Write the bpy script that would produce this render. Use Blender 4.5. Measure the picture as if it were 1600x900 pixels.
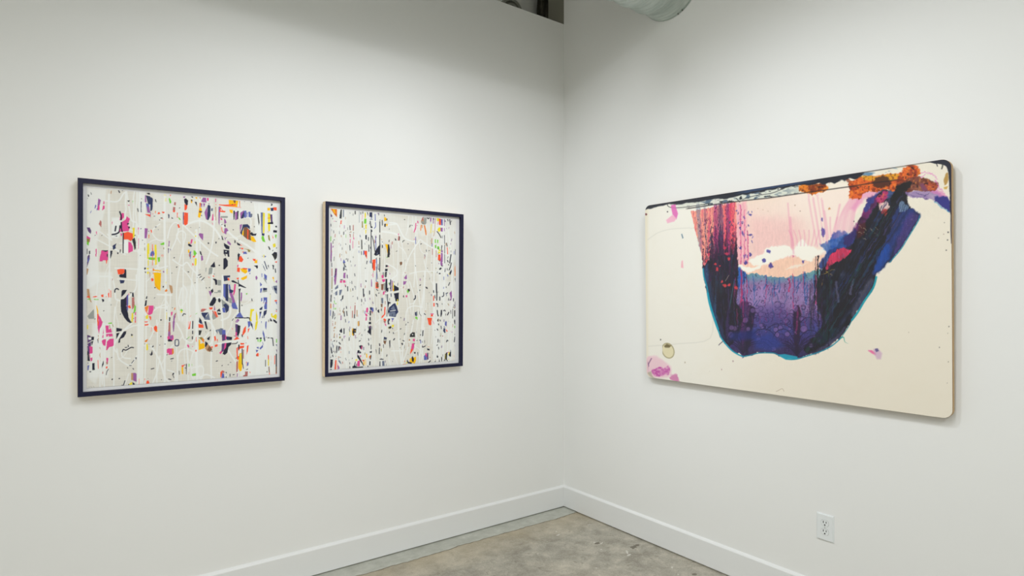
import bpy, bmesh, math, random
import numpy as np
from mathutils import Vector, Matrix

# ------------------------------------------------------------------ scene, camera, light
sc = bpy.context.scene
for o in list(bpy.data.objects):
    bpy.data.objects.remove(o)
C = sc.collection

# world axes: the room corner is the origin; left wall is y=0 (x<0), right wall is x=0 (y<0)
FOCAL, HORIZON, YAW, CAMX, CAMY, CAMZ = 939.33, 463.35, 0.6392, -2.7664, -3.1206, 1.45
cam_d = bpy.data.cameras.new('camera')
cam_d.sensor_width = 36.0
cam_d.lens = FOCAL / 1600 * 36.0
cam_d.shift_y = (HORIZON - 450) / 1600
cam_d.clip_start = 0.05
cam = bpy.data.objects.new('camera', cam_d)
C.objects.link(cam)
cam.location = (CAMX, CAMY, CAMZ)
cam.rotation_euler = (math.pi / 2, 0, -YAW)
sc.camera = cam

world = bpy.data.worlds.new('room_ambient')
world.use_nodes = True
world.node_tree.nodes['Background'].inputs[0].default_value = (0.9, 0.96, 1.0, 1)
world.node_tree.nodes['Background'].inputs[1].default_value = 0.0
sc.world = world

def spot(name, loc, aim, watts, size_deg, blend, radius, col=(0.945, 0.972, 1.0)):
    d = bpy.data.lights.new(name, 'SPOT')
    d.energy = watts; d.spot_size = math.radians(size_deg); d.spot_blend = blend
    d.shadow_soft_size = radius; d.color = col
    o = bpy.data.objects.new(name, d); C.objects.link(o)
    o.location = loc
    o.rotation_euler = (Vector(aim) - Vector(loc)).to_track_quat('-Z', 'Y').to_euler()
    return o

def ceiling_lamp(name, loc, sx, sy, watts, col=(0.975, 0.99, 0.965)):
    d = bpy.data.lights.new(name, 'AREA'); d.shape = 'RECTANGLE'; d.size = sx; d.size_y = sy
    d.energy = watts; d.color = col
    o = bpy.data.objects.new(name, d); C.objects.link(o); o.location = loc
    return o

# track heads hung between the ducts, aimed at the pictures, and two long ceiling lamps over the gallery
spot('track_light', (-1.35, -2.05, 3.62), (-1.9, 0, 1.4), 19, 68, 1.0, 0.16)
spot('track_light', (-1.65, -2.30, 3.46), (-2.0, 0, 1.5), 34, 66, 1.0, 0.16)
spot('track_light', (-1.95, -2.65, 3.32), (-2.0, 0, 1.5), 54, 64, 1.0, 0.16)
spot('track_light', (-1.2, -2.65, 3.32), (-1.1, 0, 1.2), 86, 80, 1.0, 0.32)
spot('track_light', (-2.2, -0.6, 3.5), (0, -0.7, 1.4), 75, 64, 1.0, 0.14)
spot('track_light', (-2.2, -1.3, 3.5), (0, -1.5, 1.4), 95, 62, 1.0, 0.14)
spot('track_light', (-2.3, -2.35, 3.3), (0, -2.2, 1.5), 85, 66, 1.0, 0.18)
ceiling_lamp('ceiling_lamp', (-3.4, -5.2, 4.0), 2.4, 1.2, 106)
ceiling_lamp('ceiling_lamp', (-5.0, -2.5, 4.0), 2.0, 2.4, 54)

sc.view_settings.view_transform = 'Standard'
sc.view_settings.look = 'None'
sc.view_settings.exposure = -0.04
sc.view_settings.gamma = 1.0
sc.view_settings.use_curve_mapping = False
sc.cycles.max_bounces = 12
sc.cycles.diffuse_bounces = 8

# ------------------------------------------------------------------ helpers
def lin(c):
    c = np.asarray(c, float)
    return np.where(c <= 0.04045, c / 12.92, ((c + 0.055) / 1.055) ** 2.4)

def rgb(r, g, b):
    return tuple(float(v) for v in lin(np.array([r, g, b]) / 255.0)) + (1.0,)

def new_mat(name, col, rough=0.5, spec=0.5, metal=0.0):
    m = bpy.data.materials.new(name); m.use_nodes = True
    b = m.node_tree.nodes['Principled BSDF']
    b.inputs['Base Color'].default_value = col
    b.inputs['Roughness'].default_value = rough
    b.inputs['Specular IOR Level'].default_value = spec
    b.inputs['Metallic'].default_value = metal
    return m

def nodes(m):
    return m.node_tree.nodes, m.node_tree.links, m.node_tree.nodes['Principled BSDF']

def noise(m, scale, detail=4.0, rough=0.55, vec=None, dist=0.0):
    n, l, b = nodes(m)
    t = n.new('ShaderNodeTexNoise')
    t.inputs['Scale'].default_value = scale; t.inputs['Detail'].default_value = detail
    t.inputs['Roughness'].default_value = rough; t.inputs['Distortion'].default_value = dist
    if vec is not None: l.new(vec, t.inputs['Vector'])
    return t.outputs['Fac']

def ramp(m, fac, stops):
    n, l, b = nodes(m)
    r = n.new('ShaderNodeValToRGB')
    e = r.color_ramp.elements
    while len(e) < len(stops): e.new(0.5)
    for i, (p, c) in enumerate(stops):
        e[i].position = p; e[i].color = c
    l.new(fac, r.inputs[0])
    return r.outputs[0]

def mix(m, fac, a, b_, mode='MIX'):
    n, l, b = nodes(m)
    x = n.new('ShaderNodeMix'); x.data_type = 'RGBA'; x.blend_type = mode
    for sock, v in ((x.inputs[0], fac), (x.inputs[6], a), (x.inputs[7], b_)):
        if hasattr(v, 'links'): l.new(v, sock)
        else: sock.default_value = v
    return x.outputs[2]

def bump(m, h, strength=0.1, distance=0.01):
    n, l, b = nodes(m)
    x = n.new('ShaderNodeBump'); x.inputs['Strength'].default_value = strength
    x.inputs['Distance'].default_value = distance
    l.new(h, x.inputs['Height']); l.new(x.outputs[0], b.inputs['Normal'])

def objcoord(m, scale=(1, 1, 1)):
    n, l, b = nodes(m)
    t = n.new('ShaderNodeTexCoord'); mp = n.new('ShaderNodeMapping')
    mp.inputs['Scale'].default_value = scale
    l.new(t.outputs['Object'], mp.inputs['Vector'])
    return mp.outputs['Vector']

def obj(name, bm_or_me, mat, parent=None, kind=None, smooth=False, **props):
    if isinstance(bm_or_me, bmesh.types.BMesh):
        me = bpy.data.meshes.new(name)
        bmesh.ops.recalc_face_normals(bm_or_me, faces=bm_or_me.faces[:])
        bm_or_me.to_mesh(me); bm_or_me.free()
        for p in me.polygons: p.use_smooth = smooth
    else:
        me = bm_or_me
    if mat is not None and not me.materials: me.materials.append(mat)
    o = bpy.data.objects.new(name, me); C.objects.link(o)
    if parent is not None: o.parent = parent
    if kind: o['kind'] = kind
    for k, v in props.items(): o[k] = v
    return o

def empty(name, loc, rot=(0, 0, 0), **props):
    o = bpy.data.objects.new(name, None); C.objects.link(o)
    o.location = loc; o.rotation_euler = rot; o.empty_display_size = 0.1
    for k, v in props.items(): o[k] = v
    return o

def box(bm, x0, x1, y0, y1, z0, z1):
    v = [bm.verts.new((x, y, z)) for x in (x0, x1) for y in (y0, y1) for z in (z0, z1)]
    for f in ((0, 1, 3, 2), (4, 6, 7, 5), (0, 4, 5, 1), (2, 3, 7, 6), (0, 2, 6, 4), (1, 5, 7, 3)):
        bm.faces.new([v[i] for i in f])
    return v

def box_obj(name, dims, mat, parent=None, bevel=0.0, seg=2, **kw):
    bm = bmesh.new(); box(bm, *dims)
    if bevel: bmesh.ops.bevel(bm, geom=bm.edges[:], offset=bevel, segments=seg, affect='EDGES')
    return obj(name, bm, mat, parent, **kw)

def prism(bm, pts, z0, z1, to=lambda u, v, w: (u, v, w)):
    lo = [bm.verts.new(to(u, v, z0)) for u, v in pts]
    hi = [bm.verts.new(to(u, v, z1)) for u, v in pts]
    bm.faces.new(lo[::-1]); bm.faces.new(hi)
    n = len(pts)
    for i in range(n): bm.faces.new((lo[i], lo[(i + 1) % n], hi[(i + 1) % n], hi[i]))

def cylinder(bm, c, axis, r, h, n=24):
    mt = Matrix.Translation(Vector(c)) @ Vector(axis).to_track_quat('Z', 'Y').to_matrix().to_4x4()
    bmesh.ops.create_cone(bm, cap_ends=True, segments=n, radius1=r, radius2=r, depth=h, matrix=mt)

# ------------------------------------------------------------------ materials of the room
def wall_paint(name, c):
    m = new_mat(name, c, 0.62, 0.3)
    v = objcoord(m)
    n1 = noise(m, 1.3, 3, 0.5, v)
    d = tuple(x * 0.975 for x in c[:3]) + (1,)
    n, l, b = nodes(m)
    l.new(mix(m, n1, c, d), b.inputs['Base Color'])
    bump(m, noise(m, 320, 3, 0.6, v), 0.05, 0.002)
    return m
M_WALL = wall_paint('wall_paint', (0.84, 0.846, 0.836, 1))
M_BASE = new_mat('baseboard_paint', (0.79, 0.80, 0.80, 1), 0.42, 0.4)
M_CEIL = new_mat('ceiling_paint', (0.42, 0.42, 0.40, 1), 0.8)

def concrete():
    m = new_mat('concrete_floor', rgb(150, 146, 136), 0.5, 0.35)
    n, l, b = nodes(m)
    v = objcoord(m)
    big = noise(m, 2.3, 7, 0.62, v, 0.6)
    c = ramp(m, big, [(0.30, rgb(150, 145, 134)), (0.46, rgb(172, 168, 158)), (0.58, rgb(190, 184, 171)), (0.75, rgb(208, 200, 184))])
    mid = noise(m, 9, 8, 0.72, v, 0.3)
    c = mix(m, 0.5, c, ramp(m, mid, [(0.34, rgb(124, 119, 109)), (0.5, rgb(174, 170, 160)), (0.68, rgb(222, 216, 203))]))
    fine = noise(m, 110, 6, 0.8, v)
    c = mix(m, 0.55, c, ramp(m, fine, [(0.32, rgb(60, 58, 52)), (0.68, rgb(226, 222, 212))]), 'SOFT_LIGHT')
    blot = noise(m, 26, 5, 0.65, v, 0.8)
    c = mix(m, ramp(m, blot, [(0.60, (0, 0, 0, 1)), (0.70, (0.55, 0.55, 0.55, 1))]), c, rgb(112, 106, 94))
    # brown stain that follows the old wall line near the light strip
    sep = n.new('ShaderNodeSeparateXYZ'); l.new(v, sep.inputs[0])
    mr = n.new('ShaderNodeMapRange'); mr.inputs[1].default_value = -0.42; mr.inputs[2].default_value = -0.14
    l.new(sep.outputs[1], mr.inputs[0])
    mul = n.new('ShaderNodeMath'); mul.operation = 'MULTIPLY'
    l.new(mr.outputs[0], mul.inputs[0]); l.new(noise(m, 4, 5, 0.6, v, 0.4), mul.inputs[1])
    c = mix(m, mul.outputs[0], c, rgb(184, 168, 138))
    # small pale paint flecks
    vo = n.new('ShaderNodeTexVoronoi'); vo.inputs['Scale'].default_value = 16; vo.inputs['Randomness'].default_value = 1.0
    l.new(v, vo.inputs['Vector'])
    fl = ramp(m, vo.outputs['Distance'], [(0.0, (1, 1, 1, 1)), (0.10, (0.75, 0.75, 0.75, 1)), (0.14, (0, 0, 0, 1))])
    gate = ramp(m, noise(m, 7, 3, 0.5, v), [(0.60, (0, 0, 0, 1)), (0.68, (1, 1, 1, 1))])
    c = mix(m, mix(m, 1.0, fl, gate, 'MULTIPLY'), c, rgb(206, 203, 194))
    l.new(c, b.inputs['Base Color'])
    bump(m, mid, 0.12, 0.01)
    return m
M_CONC = concrete()

# ------------------------------------------------------------------ the room
WT = 3.3315                       # top of the left wall; the space above it is open
def struct(name, dims, mat, **kw): return box_obj(name, dims, mat, kind='structure', **kw)
struct('floor', (-7.2, 0.6, -7.2, 0.6, -0.15, 0.0), M_CONC)
struct('ceiling', (-7.2, 0.6, -7.2, 0.6, 4.3, 4.45), M_CEIL)
struct('wall_left', (-7.0, 0.0, 0.0, 0.115, 0.0, WT), M_WALL)
struct('wall_right', (0.0, 0.115, -7.0, 0.0, 0.0, 4.3), M_WALL)
M_WALL_SHADE = wall_paint('shaded_wall_paint', rgb(136, 134, 122))  # wall paint darkened: the shadow in the gap is put into the colour
struct('shaded_wall_1', (0.004, 0.115, 0.0, 0.172, 0.0, 4.3), M_WALL_SHADE)  # right wall carried on past the corner, in the painted shadow tone
struct('wall_back', (-7.2, 0.6, -7.2, -7.0, 0.0, 4.3), M_WALL)
struct('wall_side', (-7.2, -7.0, -7.0, 0.6, 0.0, 4.3), M_WALL)
M_OLD = wall_paint('old_plaster', rgb(236, 236, 230))
struct('wall_rear', (-7.0, 0.6, 0.40, 0.55, 0.0, 4.3), M_OLD)

def baseboard(name, to):
    # profile: (distance from the wall, height); eased top edge, small gap at the floor
    prof = [(0.0, 0.0095), (0.014, 0.0095), (0.014, 0.1365), (0.0132, 0.1390), (0.0100, 0.1430), (0.0045, 0.1475), (0.0, 0.1500)]
    bm = bmesh.new()
    a = [bm.verts.new(to(0.0, d, h)) for d, h in prof]
    b = [bm.verts.new(to(7.0, d, h)) for d, h in prof]
    bm.faces.new(a); bm.faces.new(b[::-1])
    n = len(prof)
    for i in range(n): bm.faces.new((a[i], a[(i + 1) % n], b[(i + 1) % n], b[i]))
    obj(name, bm, M_BASE, kind='structure')
baseboard('baseboard_left', lambda s, d, h: (-s, -d, h))
baseboard('baseboard_right', lambda s, d, h: (-d, -s, h))

# pale levelled strip of cement along the left wall, with a ragged edge
M_STRIP = new_mat('levelling_cement', rgb(170, 172, 164), 0.55, 0.3)
def strip_mat(m):
    n, l, b = nodes(m); v = objcoord(m)
    c = ramp(m, noise(m, 14, 7, 0.7, v), [(0.3, rgb(168, 169, 159)), (0.6, rgb(188, 189, 180)), (0.8, rgb(210, 210, 201))])
    l.new(c, b.inputs['Base Color']); bump(m, noise(m, 60, 5, 0.7, v), 0.1, 0.004)
strip_mat(M_STRIP)
rnd = random.Random(4)
bm = bmesh.new()
N = 260; top0 = []; top1 = []; bot1 = []
w1 = w2 = 0.0
for i in range(N + 1):
    x = -7.0 * i / N * (0.35 + 0.65 * i / N)
    w1 = 0.85 * w1 + rnd.uniform(-0.0035, 0.0035); w2 = rnd.uniform(-0.0016, 0.0016)
    y = -(0.130 - 0.004 * math.sin(x * 2.1) + 0.008 * math.sin(x * 0.9 + 1.2) + w1 + w2)
    top0.append(bm.verts.new((x, -0.0005, 0.0022))); top1.append(bm.verts.new((x, y, 0.0022))); bot1.append(bm.verts.new((x, y - 0.0015, 0.0002)))
for i in range(N):
    bm.faces.new((top0[i], top0[i + 1], top1[i + 1], top1[i])); bm.faces.new((top1[i], top1[i + 1], bot1[i + 1], bot1[i]))
edge = [(v.co.x, v.co.y) for v in top1]
obj('floor_strip', bm, M_STRIP, parent=bpy.data.objects['floor'])
bm = bmesh.new()          # open joint between the strip and the slab
ja = [bm.verts.new((x, y + 0.0005, 0.0009)) for x, y in edge]
jb = [bm.verts.new((x, y - 0.0035 - 0.0035 * rnd.random(), 0.0009)) for x, y in edge]
for i in range(N): bm.faces.new((ja[i], ja[i + 1], jb[i + 1], jb[i]))
obj('floor_joint', bm, new_mat('dirty_joint', rgb(120, 110, 92), 0.8), parent=bpy.data.objects['floor'])

# paint drips and dark spots dried on the concrete
M_DRIP = new_mat('dried_paint', rgb(204, 201, 192), 0.45)
M_SPOT = new_mat('dark_stain', rgb(116, 110, 97), 0.6)
def blob(name, x, y, rx, ry, ang, mat, seed, h=0.0008):
    r = random.Random(seed); pts = []
    for k in range(14):
        t = 2 * math.pi * k / 14; q = 1 + r.uniform(-0.35, 0.3)
        u, v = rx * q * math.cos(t), ry * q * math.sin(t)
        pts.append((x + u * math.cos(ang) - v * math.sin(ang), y + u * math.sin(ang) + v * math.cos(ang)))
    bm = bmesh.new(); prism(bm, pts, 0.00005, h)
    obj(name, bm, mat, parent=bpy.data.objects['floor'])
for i, (x, y, rx, ry, a) in enumerate([(-0.361, -0.354, .016, .006, .2), (-0.335, -0.308, .008, .005, .6), (-0.237, -0.600, .014, .004, .3),
        (-0.262, -0.565, .009, .007, .3), (-0.205, -0.769, .026, .007, .9), (-0.228, -0.806, .017, .006, .1), (-0.093, -0.349, .014, .004, -.5), (-0.63, -0.49, .006, .005, 0),
        (-0.30, -0.66, .006, .005, 0), (-1.43, -.30, .010, .006, .3), (-.99, -.62, .005, .005, 0), (-.16, -1.05, .010, .005, .5), (-.20, -1.12, .006, .005, .5)]):
    blob('paint_drip', x, y, rx, ry, a, M_DRIP, i)
for i, (x, y, rx, ry, a) in enumerate([(-0.127, -0.749, .026, .016, .3), (-0.088, -0.742, .016, .010, .3), (-0.255, -0.585, .020, .013, .3), (-.13, -1.17, .015, .01, 0)]):
    blob('dark_spot', x, y, rx, ry, a, M_SPOT, 40 + i, 0.0006)

# dark rough column and old wall seen over the top of the left wall
def rough_column():
    r = random.Random(8); bm = bmesh.new(); rows = []
    for k in range(40):
        z = 0.0 + 4.3 * k / 39 if k < 26 else 2.9 + (k - 26) * 1.4 / 13
        j = lambda: r.uniform(-0.02, 0.02)
        if k < 26: z = 2.9 * k / 26
        rows.append([bm.verts.new((0.004 + j() * .4, 0.175, z)), bm.verts.new((0.004 + j() * .4, 0.300 + j(), z)),
                     bm.verts.new((0.110, 0.300 + j(), z)), bm.verts.new((0.110, 0.175, z))])
    for a, b in zip(rows, rows[1:]):
        for i in range(4): bm.faces.new((a[i], a[(i + 1) % 4], b[(i + 1) % 4], b[i]))
    bm.faces.new(rows[0]); bm.faces.new(rows[-1])
    m = new_mat('sooty_timber', rgb(52, 50, 42), 0.9, 0.2)
    n, l, b = nodes(m); v = objcoord(m, (1, 1, 0.4))
    l.new(ramp(m, noise(m, 22, 6, 0.7, v), [(0.35, rgb(30, 29, 24)), (0.55, rgb(58, 55, 46)), (0.75, rgb(104, 100, 86))]), b.inputs['Base Color'])
    bump(m, noise(m, 40, 6, 0.7, v), 0.6, 0.02)
    obj('timber_column', bm, m, label='dark rough timber column rising behind the top of the white wall', category='column')
rough_column()
fl = empty('pipe_flange', (-0.165, 0.40, 3.519), (math.pi / 2, 0, 0), label='round grey pipe flange on old wall behind the white partition', category='flange')
M_FL = new_mat('old_metal_paint', rgb(150, 152, 142), 0.6)
def ring(r0, r1, z0, z1, n=40):
    bm = bmesh.new(); vs = []
    for k in range(n):
        t = 2 * math.pi * k / n; c, s = math.cos(t), math.sin(t)
        vs.append([bm.verts.new((r * c, r * s, z)) for r, z in ((r0, z0), (r1, z0), (r1, z1), (r0, z1))])
    for k in range(n):
        a, b = vs[k], vs[(k + 1) % n]
        for i in range(4): bm.faces.new((a[i], b[i], b[(i + 1) % 4], a[(i + 1) % 4]))
    return bm
obj('rim', ring(0.075, 0.098, 0.0, 0.022), M_FL, fl)
obj('inner_ring', ring(0.040, 0.056, 0.0, 0.030), M_FL, fl)
bm = bmesh.new(); cylinder(bm, (0, 0, 0.005), (0, 0, 1), 0.09, 0.010, 40)
obj('plate', bm, new_mat('flange_plate', rgb(112, 112, 102), 0.7), fl)

# ------------------------------------------------------------------ ribbed air duct that runs beside the left wall into the right wall
DY, DZ, DR = -0.915, 3.243, 0.200
def duct():
    root = empty('air_duct', (0, DY, DZ), label='big round galvanized ribbed air duct running overhead into the white wall', category='duct')
    m = new_mat('galvanized_sheet', rgb(188, 198, 192), 0.48, 0.5, 0.55)
    n, l, b = nodes(m); v = objcoord(m, (6, 1, 1))
    l.new(ramp(m, noise(m, 7, 5, 0.6, v), [(0.3, rgb(170, 182, 176)), (0.7, rgb(206, 214, 209))]), b.inputs['Base Color'])
    seg = 0.131; nseg = 53; NA = 48
    bm = bmesh.new(); rings = []
    xs = []
    for s in range(nseg):            # each length flares toward the wall and steps in at the seam
        for t, dr in ((0.0, 0.008), (0.03, 0.0125), (0.08, 0.0130), (0.20, 0.0105), (0.30, 0.0085), (0.33, 0.0068), (0.36, 0.0082), (0.55, 0.0040), (0.58, 0.0024), (0.61, 0.0036), (0.80, -0.0005), (0.94, -0.0030), (0.985, -0.0045)):
            xs.append((-0.002 - (s + t) * seg, DR + dr))
    for x, r in xs:
        rings.append([bm.verts.new((x, r * math.sin(2 * math.pi * a / NA), r * math.cos(2 * math.pi * a / NA))) for a in range(NA)])
    for p, q in zip(rings, rings[1:]):
        for a in range(NA): bm.faces.new((p[a], p[(a + 1) % NA], q[(a + 1) % NA], q[a]))
    bm.faces.new(rings[0]); bm.faces.new(rings[-1])
    obj('duct_body', bm, m, root, smooth=True)
    bm = ring(DR + 0.004, DR + 0.0155, 0.0, 0.005, 48)
    c = obj('wall_collar', bm, m, root); c.rotation_euler = (0, -math.pi / 2, 0); c.location = (-0.001, 0, 0)
    M_SCREW = new_mat('screw_steel', rgb(120, 124, 118), 0.5, 0.5, 0.6)
    for k in (195, 203, 75, 83, 315, 323):
        t = math.radians(k)
        bm = bmesh.new(); cylinder(bm, (-0.008, (DR + 0.0155) * math.sin(t), (DR + 0.0155) * math.cos(t)), (0, math.sin(t), math.cos(t)), 0.004, 0.006, 8)
        obj('screw', bm, M_SCREW, root)
    # strap hangers from the ceiling
    for x in (-0.9, -2.9, -4.9):
        bm = bmesh.new()
        for s in (-1, 1): box(bm, x - 0.012, x + 0.012, s * (DR + 0.015) - 0.001, s * (DR + 0.015) + 0.001, 0.0, 4.3 - DZ)
        bmb = ring(DR + 0.0135, DR + 0.0155, x - 0.012, x + 0.012, 48)
        hg = obj('hanger_strap', bm, M_SCREW, root)
        hb = obj('hanger_band', bmb, M_SCREW, root); hb.rotation_euler = (0, math.pi / 2, 0)
duct()

# ------------------------------------------------------------------ power outlet on the right wall
def outlet():
    root = empty('power_outlet', (0.0, -1.7815, 0.4045), (0, -math.pi / 2, 0), label='white duplex power outlet plate low on the white wall', category='outlet')
    # local: x = up, y = along the wall, z = out of the wall
    MP = new_mat('outlet_plastic', (0.80, 0.83, 0.84, 1), 0.3, 0.5); MD = new_mat('outlet_slot', rgb(40, 40, 38), 0.6)
    W, H = 0.0385, 0.0605
    bm = bmesh.new()
    box(bm, -H, H, -W, W, 0.0003, 0.0068)
    bmesh.ops.bevel(bm, geom=[e for e in bm.edges if e.verts[0].co.z > .005 and e.verts[1].co.z > .005], offset=0.0045, segments=3, affect='EDGES')
    obj('cover_plate', bm, MP, root)
    for s in (1, -1):
        pts = []
        for k in range(28):
            t = 2 * math.pi * k / 28
            u, v = 0.0172 * math.cos(t), 0.0172 * math.sin(t)
            pts.append((s * 0.0195 + max(-0.0142, min(0.0142, u)), v))
        bm = bmesh.new(); prism(bm, pts, 0.0060, 0.0078)
        rc = obj('receptacle', bm, MP, root)
        pts2 = [((p[0] - s * .0195) * 1.05 + s * .0195, p[1] * 1.05) for p in pts]
        bm = bmesh.new(); prism(bm, pts2, 0.0060, 0.00695); obj('receptacle_shade_line', bm, new_mat('outlet_gap_shade', rgb(150, 152, 150), 0.6), rc)  # grey outline paints the shadow line round the receptacle
        for dy, hh in ((0.0064, 0.0052), (-0.0064, 0.0042)):
            bm = bmesh.new(); box(bm, s * 0.0195 + 0.0045 - hh, s * 0.0195 + 0.0045 + hh, dy - 0.0016, dy + 0.0016, 0.0070, 0.0080)
            obj('blade_slot', bm, MD, rc)
        bm = bmesh.new(); cylinder(bm, (s * 0.0195 - 0.0078, 0, 0.0075), (0, 0, 1), 0.0034, 0.0011, 14); obj('ground_hole', bm, MD, rc)
    bm = bmesh.new(); cylinder(bm, (0, 0, 0.0072), (0, 0, 1), 0.0030, 0.0012, 14); obj('screw', bm, new_mat('plate_screw', rgb(196, 200, 198), 0.35), root)
outlet()
# ------------------------------------------------------------------ painted surfaces (colour samples computed here, one per vertex)
F1 = (-2.7251, 1.0315, 0.8367, 0.9110)
F2 = (-1.6865, 1.0324, 0.8401, 0.9108)
P3 = (-0.7678, 0.9797, 1.5105, 0.9990)
SHEET1 = (0.0310, 0.8040, 0.0330, 0.8770)
SHEET2 = (0.0335, 0.7960, 0.0330, 0.8770)

def to_pixel(x, y, z):
    """photo pixel of a world point; used to place the marks measured on the photograph onto the sheets"""
    c, s = math.cos(YAW), math.sin(YAW)
    dx, dy, dz = x - CAMX, y - CAMY, z - CAMZ
    fw = dx * s + dy * c
    return 800 + FOCAL * (dx * c - dy * s) / fw, HORIZON - FOCAL * dz / fw

def smooth_poly(p, closed=False, n=4):
    p = np.asarray(p, float)
    if len(p) < 3: return p
    out = []
    m = len(p)
    for i in range(m if closed else m - 1):
        g = (lambda k: p[k % m]) if closed else (lambda k: p[min(max(k, 0), m - 1)])
        a, b, c, d = g(i - 1), g(i), g(i + 1), g(i + 2)
        for k in range(n):
            t = k / n
            out.append(0.5 * (2 * b + (c - a) * t + (2 * a - 5 * b + 4 * c - d) * t * t + (3 * b - 3 * c + d - a) * t ** 3))
    if not closed: out.append(p[-1])
    return np.array(out)

class Sheet:
    SS = 2
    def __init__(self, nu, nv, corner_fn, seed=1):
        self.nu, self.nv = nu * self.SS, nv * self.SS
        u = (np.arange(self.nu) + 0.5) / self.nu; v = (np.arange(self.nv) + 0.5) / self.nv
        U, V = np.meshgrid(u, v)
        self.U, self.V = U, V
        self.X, self.Y = to_pixel(*corner_fn(U, V))
        self.img = np.zeros((self.nv, self.nu, 3))
        self.rs = np.random.RandomState(seed)
    def window(self, pts, pad):
        # the pixel position grows with u and v only mildly skewed, so a window from row and column tests is enough
        x0, y0 = pts.min(0) - pad; x1, y1 = pts.max(0) + pad
        cols = np.where((self.X[0] <= x1) & (self.X[0] >= x0))[0]
        if len(cols) == 0: return None
        c0, c1 = cols[0], cols[-1] + 1
        ok = (self.Y[:, c0:c1] >= y0) & (self.Y[:, c0:c1] <= y1)
        rows = np.where(ok.any(1))[0]
        if len(rows) == 0: return None
        return slice(rows[0], rows[-1] + 1), slice(c0, c1)
    def noise(self, cx, cy, octaves=1):
        """smooth random field in -1..1 with cell sizes cx, cy in pixels"""
        out = np.zeros((self.nv, self.nu)); amp = 1.0; tot = 0
        X0, X1, Y0, Y1 = self.X.min(), self.X.max(), self.Y.min(), self.Y.max()
        for o in range(octaves):
            gx, gy = int((X1 - X0) / cx) + 3, int((Y1 - Y0) / cy) + 3
            g = self.rs.uniform(-1, 1, (gy, gx))
            fx = (self.X - X0) / cx; fy = (self.Y - Y0) / cy
            ix, iy = fx.astype(int), fy.astype(int); tx, ty = fx - ix, fy - iy
            tx = tx * tx * (3 - 2 * tx); ty = ty * ty * (3 - 2 * ty)
            out += amp * ((g[iy, ix] * (1 - tx) + g[iy, ix + 1] * tx) * (1 - ty) + (g[iy + 1, ix] * (1 - tx) + g[iy + 1, ix + 1] * tx) * ty)
            tot += amp; amp *= 0.55; cx *= 0.5; cy *= 0.5
        return out / tot
    def poly_mask(self, pts, warp=None, pad=1.0):
        pts = np.asarray(pts, float)
        w = self.window(pts, pad)
        if w is None: return None, None
        X, Y = self.X[w], self.Y[w]
        if warp is not None: X = X + warp[0][w]; Y = Y + warp[1][w]
        ins = np.zeros(X.shape, bool)
        q = np.roll(pts, -1, 0)
        for (xa, ya), (xb, yb) in zip(pts, q):
            if ya == yb: continue
            ins ^= ((ya > Y) != (yb > Y)) & (X < (xb - xa) * (Y - ya) / (yb - ya) + xa)
        return w, ins
    def blend(self, w, a, col):
        a = np.asarray(a, float)[..., None]
        self.img[w] = self.img[w] * (1 - a) + np.asarray(col, float) * a
    def poly(self, pts, col, alpha=1.0, warp=None, mod=None):
        w, m = self.poly_mask(pts, warp, 1.0 if warp is None else 8.0)
        if w is None: return
        a = m * alpha
        if mod is not None: a = a * mod[w]
        self.blend(w, a, col)
    def stroke(self, pts, width, col, alpha=1.0, soft=0.35, taper=False, smooth=True):
        p = smooth_poly(pts) if smooth else np.asarray(pts, float)
        w = self.window(p, width)
        if w is None: return
        X, Y = self.X[w], self.Y[w]
        best = np.full(X.shape, 1e9)
        n = max(1, len(p) - 1)
        for i, (a, b) in enumerate(zip(p, p[1:])):
            d = b - a; L = d @ d + 1e-9
            t = np.clip(((X - a[0]) * d[0] + (Y - a[1]) * d[1]) / L, 0, 1)
            r = np.hypot(X - a[0] - t * d[0], Y - a[1] - t * d[1])
            if taper: r = r / (1.02 - (i + t) / n)
            best = np.minimum(best, r)
        self.blend(w, np.clip((width / 2 - best) / soft + 0.5, 0, 1) * alpha, col)
    def soft_poly(self, pts, col, feather=3.0, alpha=1.0, warp=None, mod=None):
        """filled shape whose edge fades over 'feather' pixels on both sides"""
        pts = smooth_poly(pts, True, 3) if warp is not None else np.asarray(pts, float)
        w, m = self.poly_mask(pts, warp, feather + (0 if warp is None else 8.0))
        if w is None: return
        X, Y = self.X[w], self.Y[w]
        if warp is not None: X = X + warp[0][w]; Y = Y + warp[1][w]
        d = np.full(X.shape, 1e9)
        for a, b in zip(pts, np.roll(pts, -1, 0)):
            e = b - a; t = np.clip(((X - a[0]) * e[0] + (Y - a[1]) * e[1]) / (e @ e + 1e-9), 0, 1)
            d = np.minimum(d, np.hypot(X - a[0] - t * e[0], Y - a[1] - t * e[1]))
        sd = np.where(m, d, -d)
        a = np.clip(sd / (2 * feather) + 0.5, 0, 1); a = a * a * (3 - 2 * a) * alpha
        if mod is not None: a = a * mod[w]
        self.blend(w, a, col)
    def done(self):
        s = self.SS
        i = lin(np.clip(self.img, 0, 1)).reshape(self.nv // s, s, self.nu // s, s, 3).mean((1, 3))
        return np.where(i <= 0.0031308, i * 12.92, 1.055 * np.power(np.maximum(i, 1e-9), 1 / 2.4) - 0.055)

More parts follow.
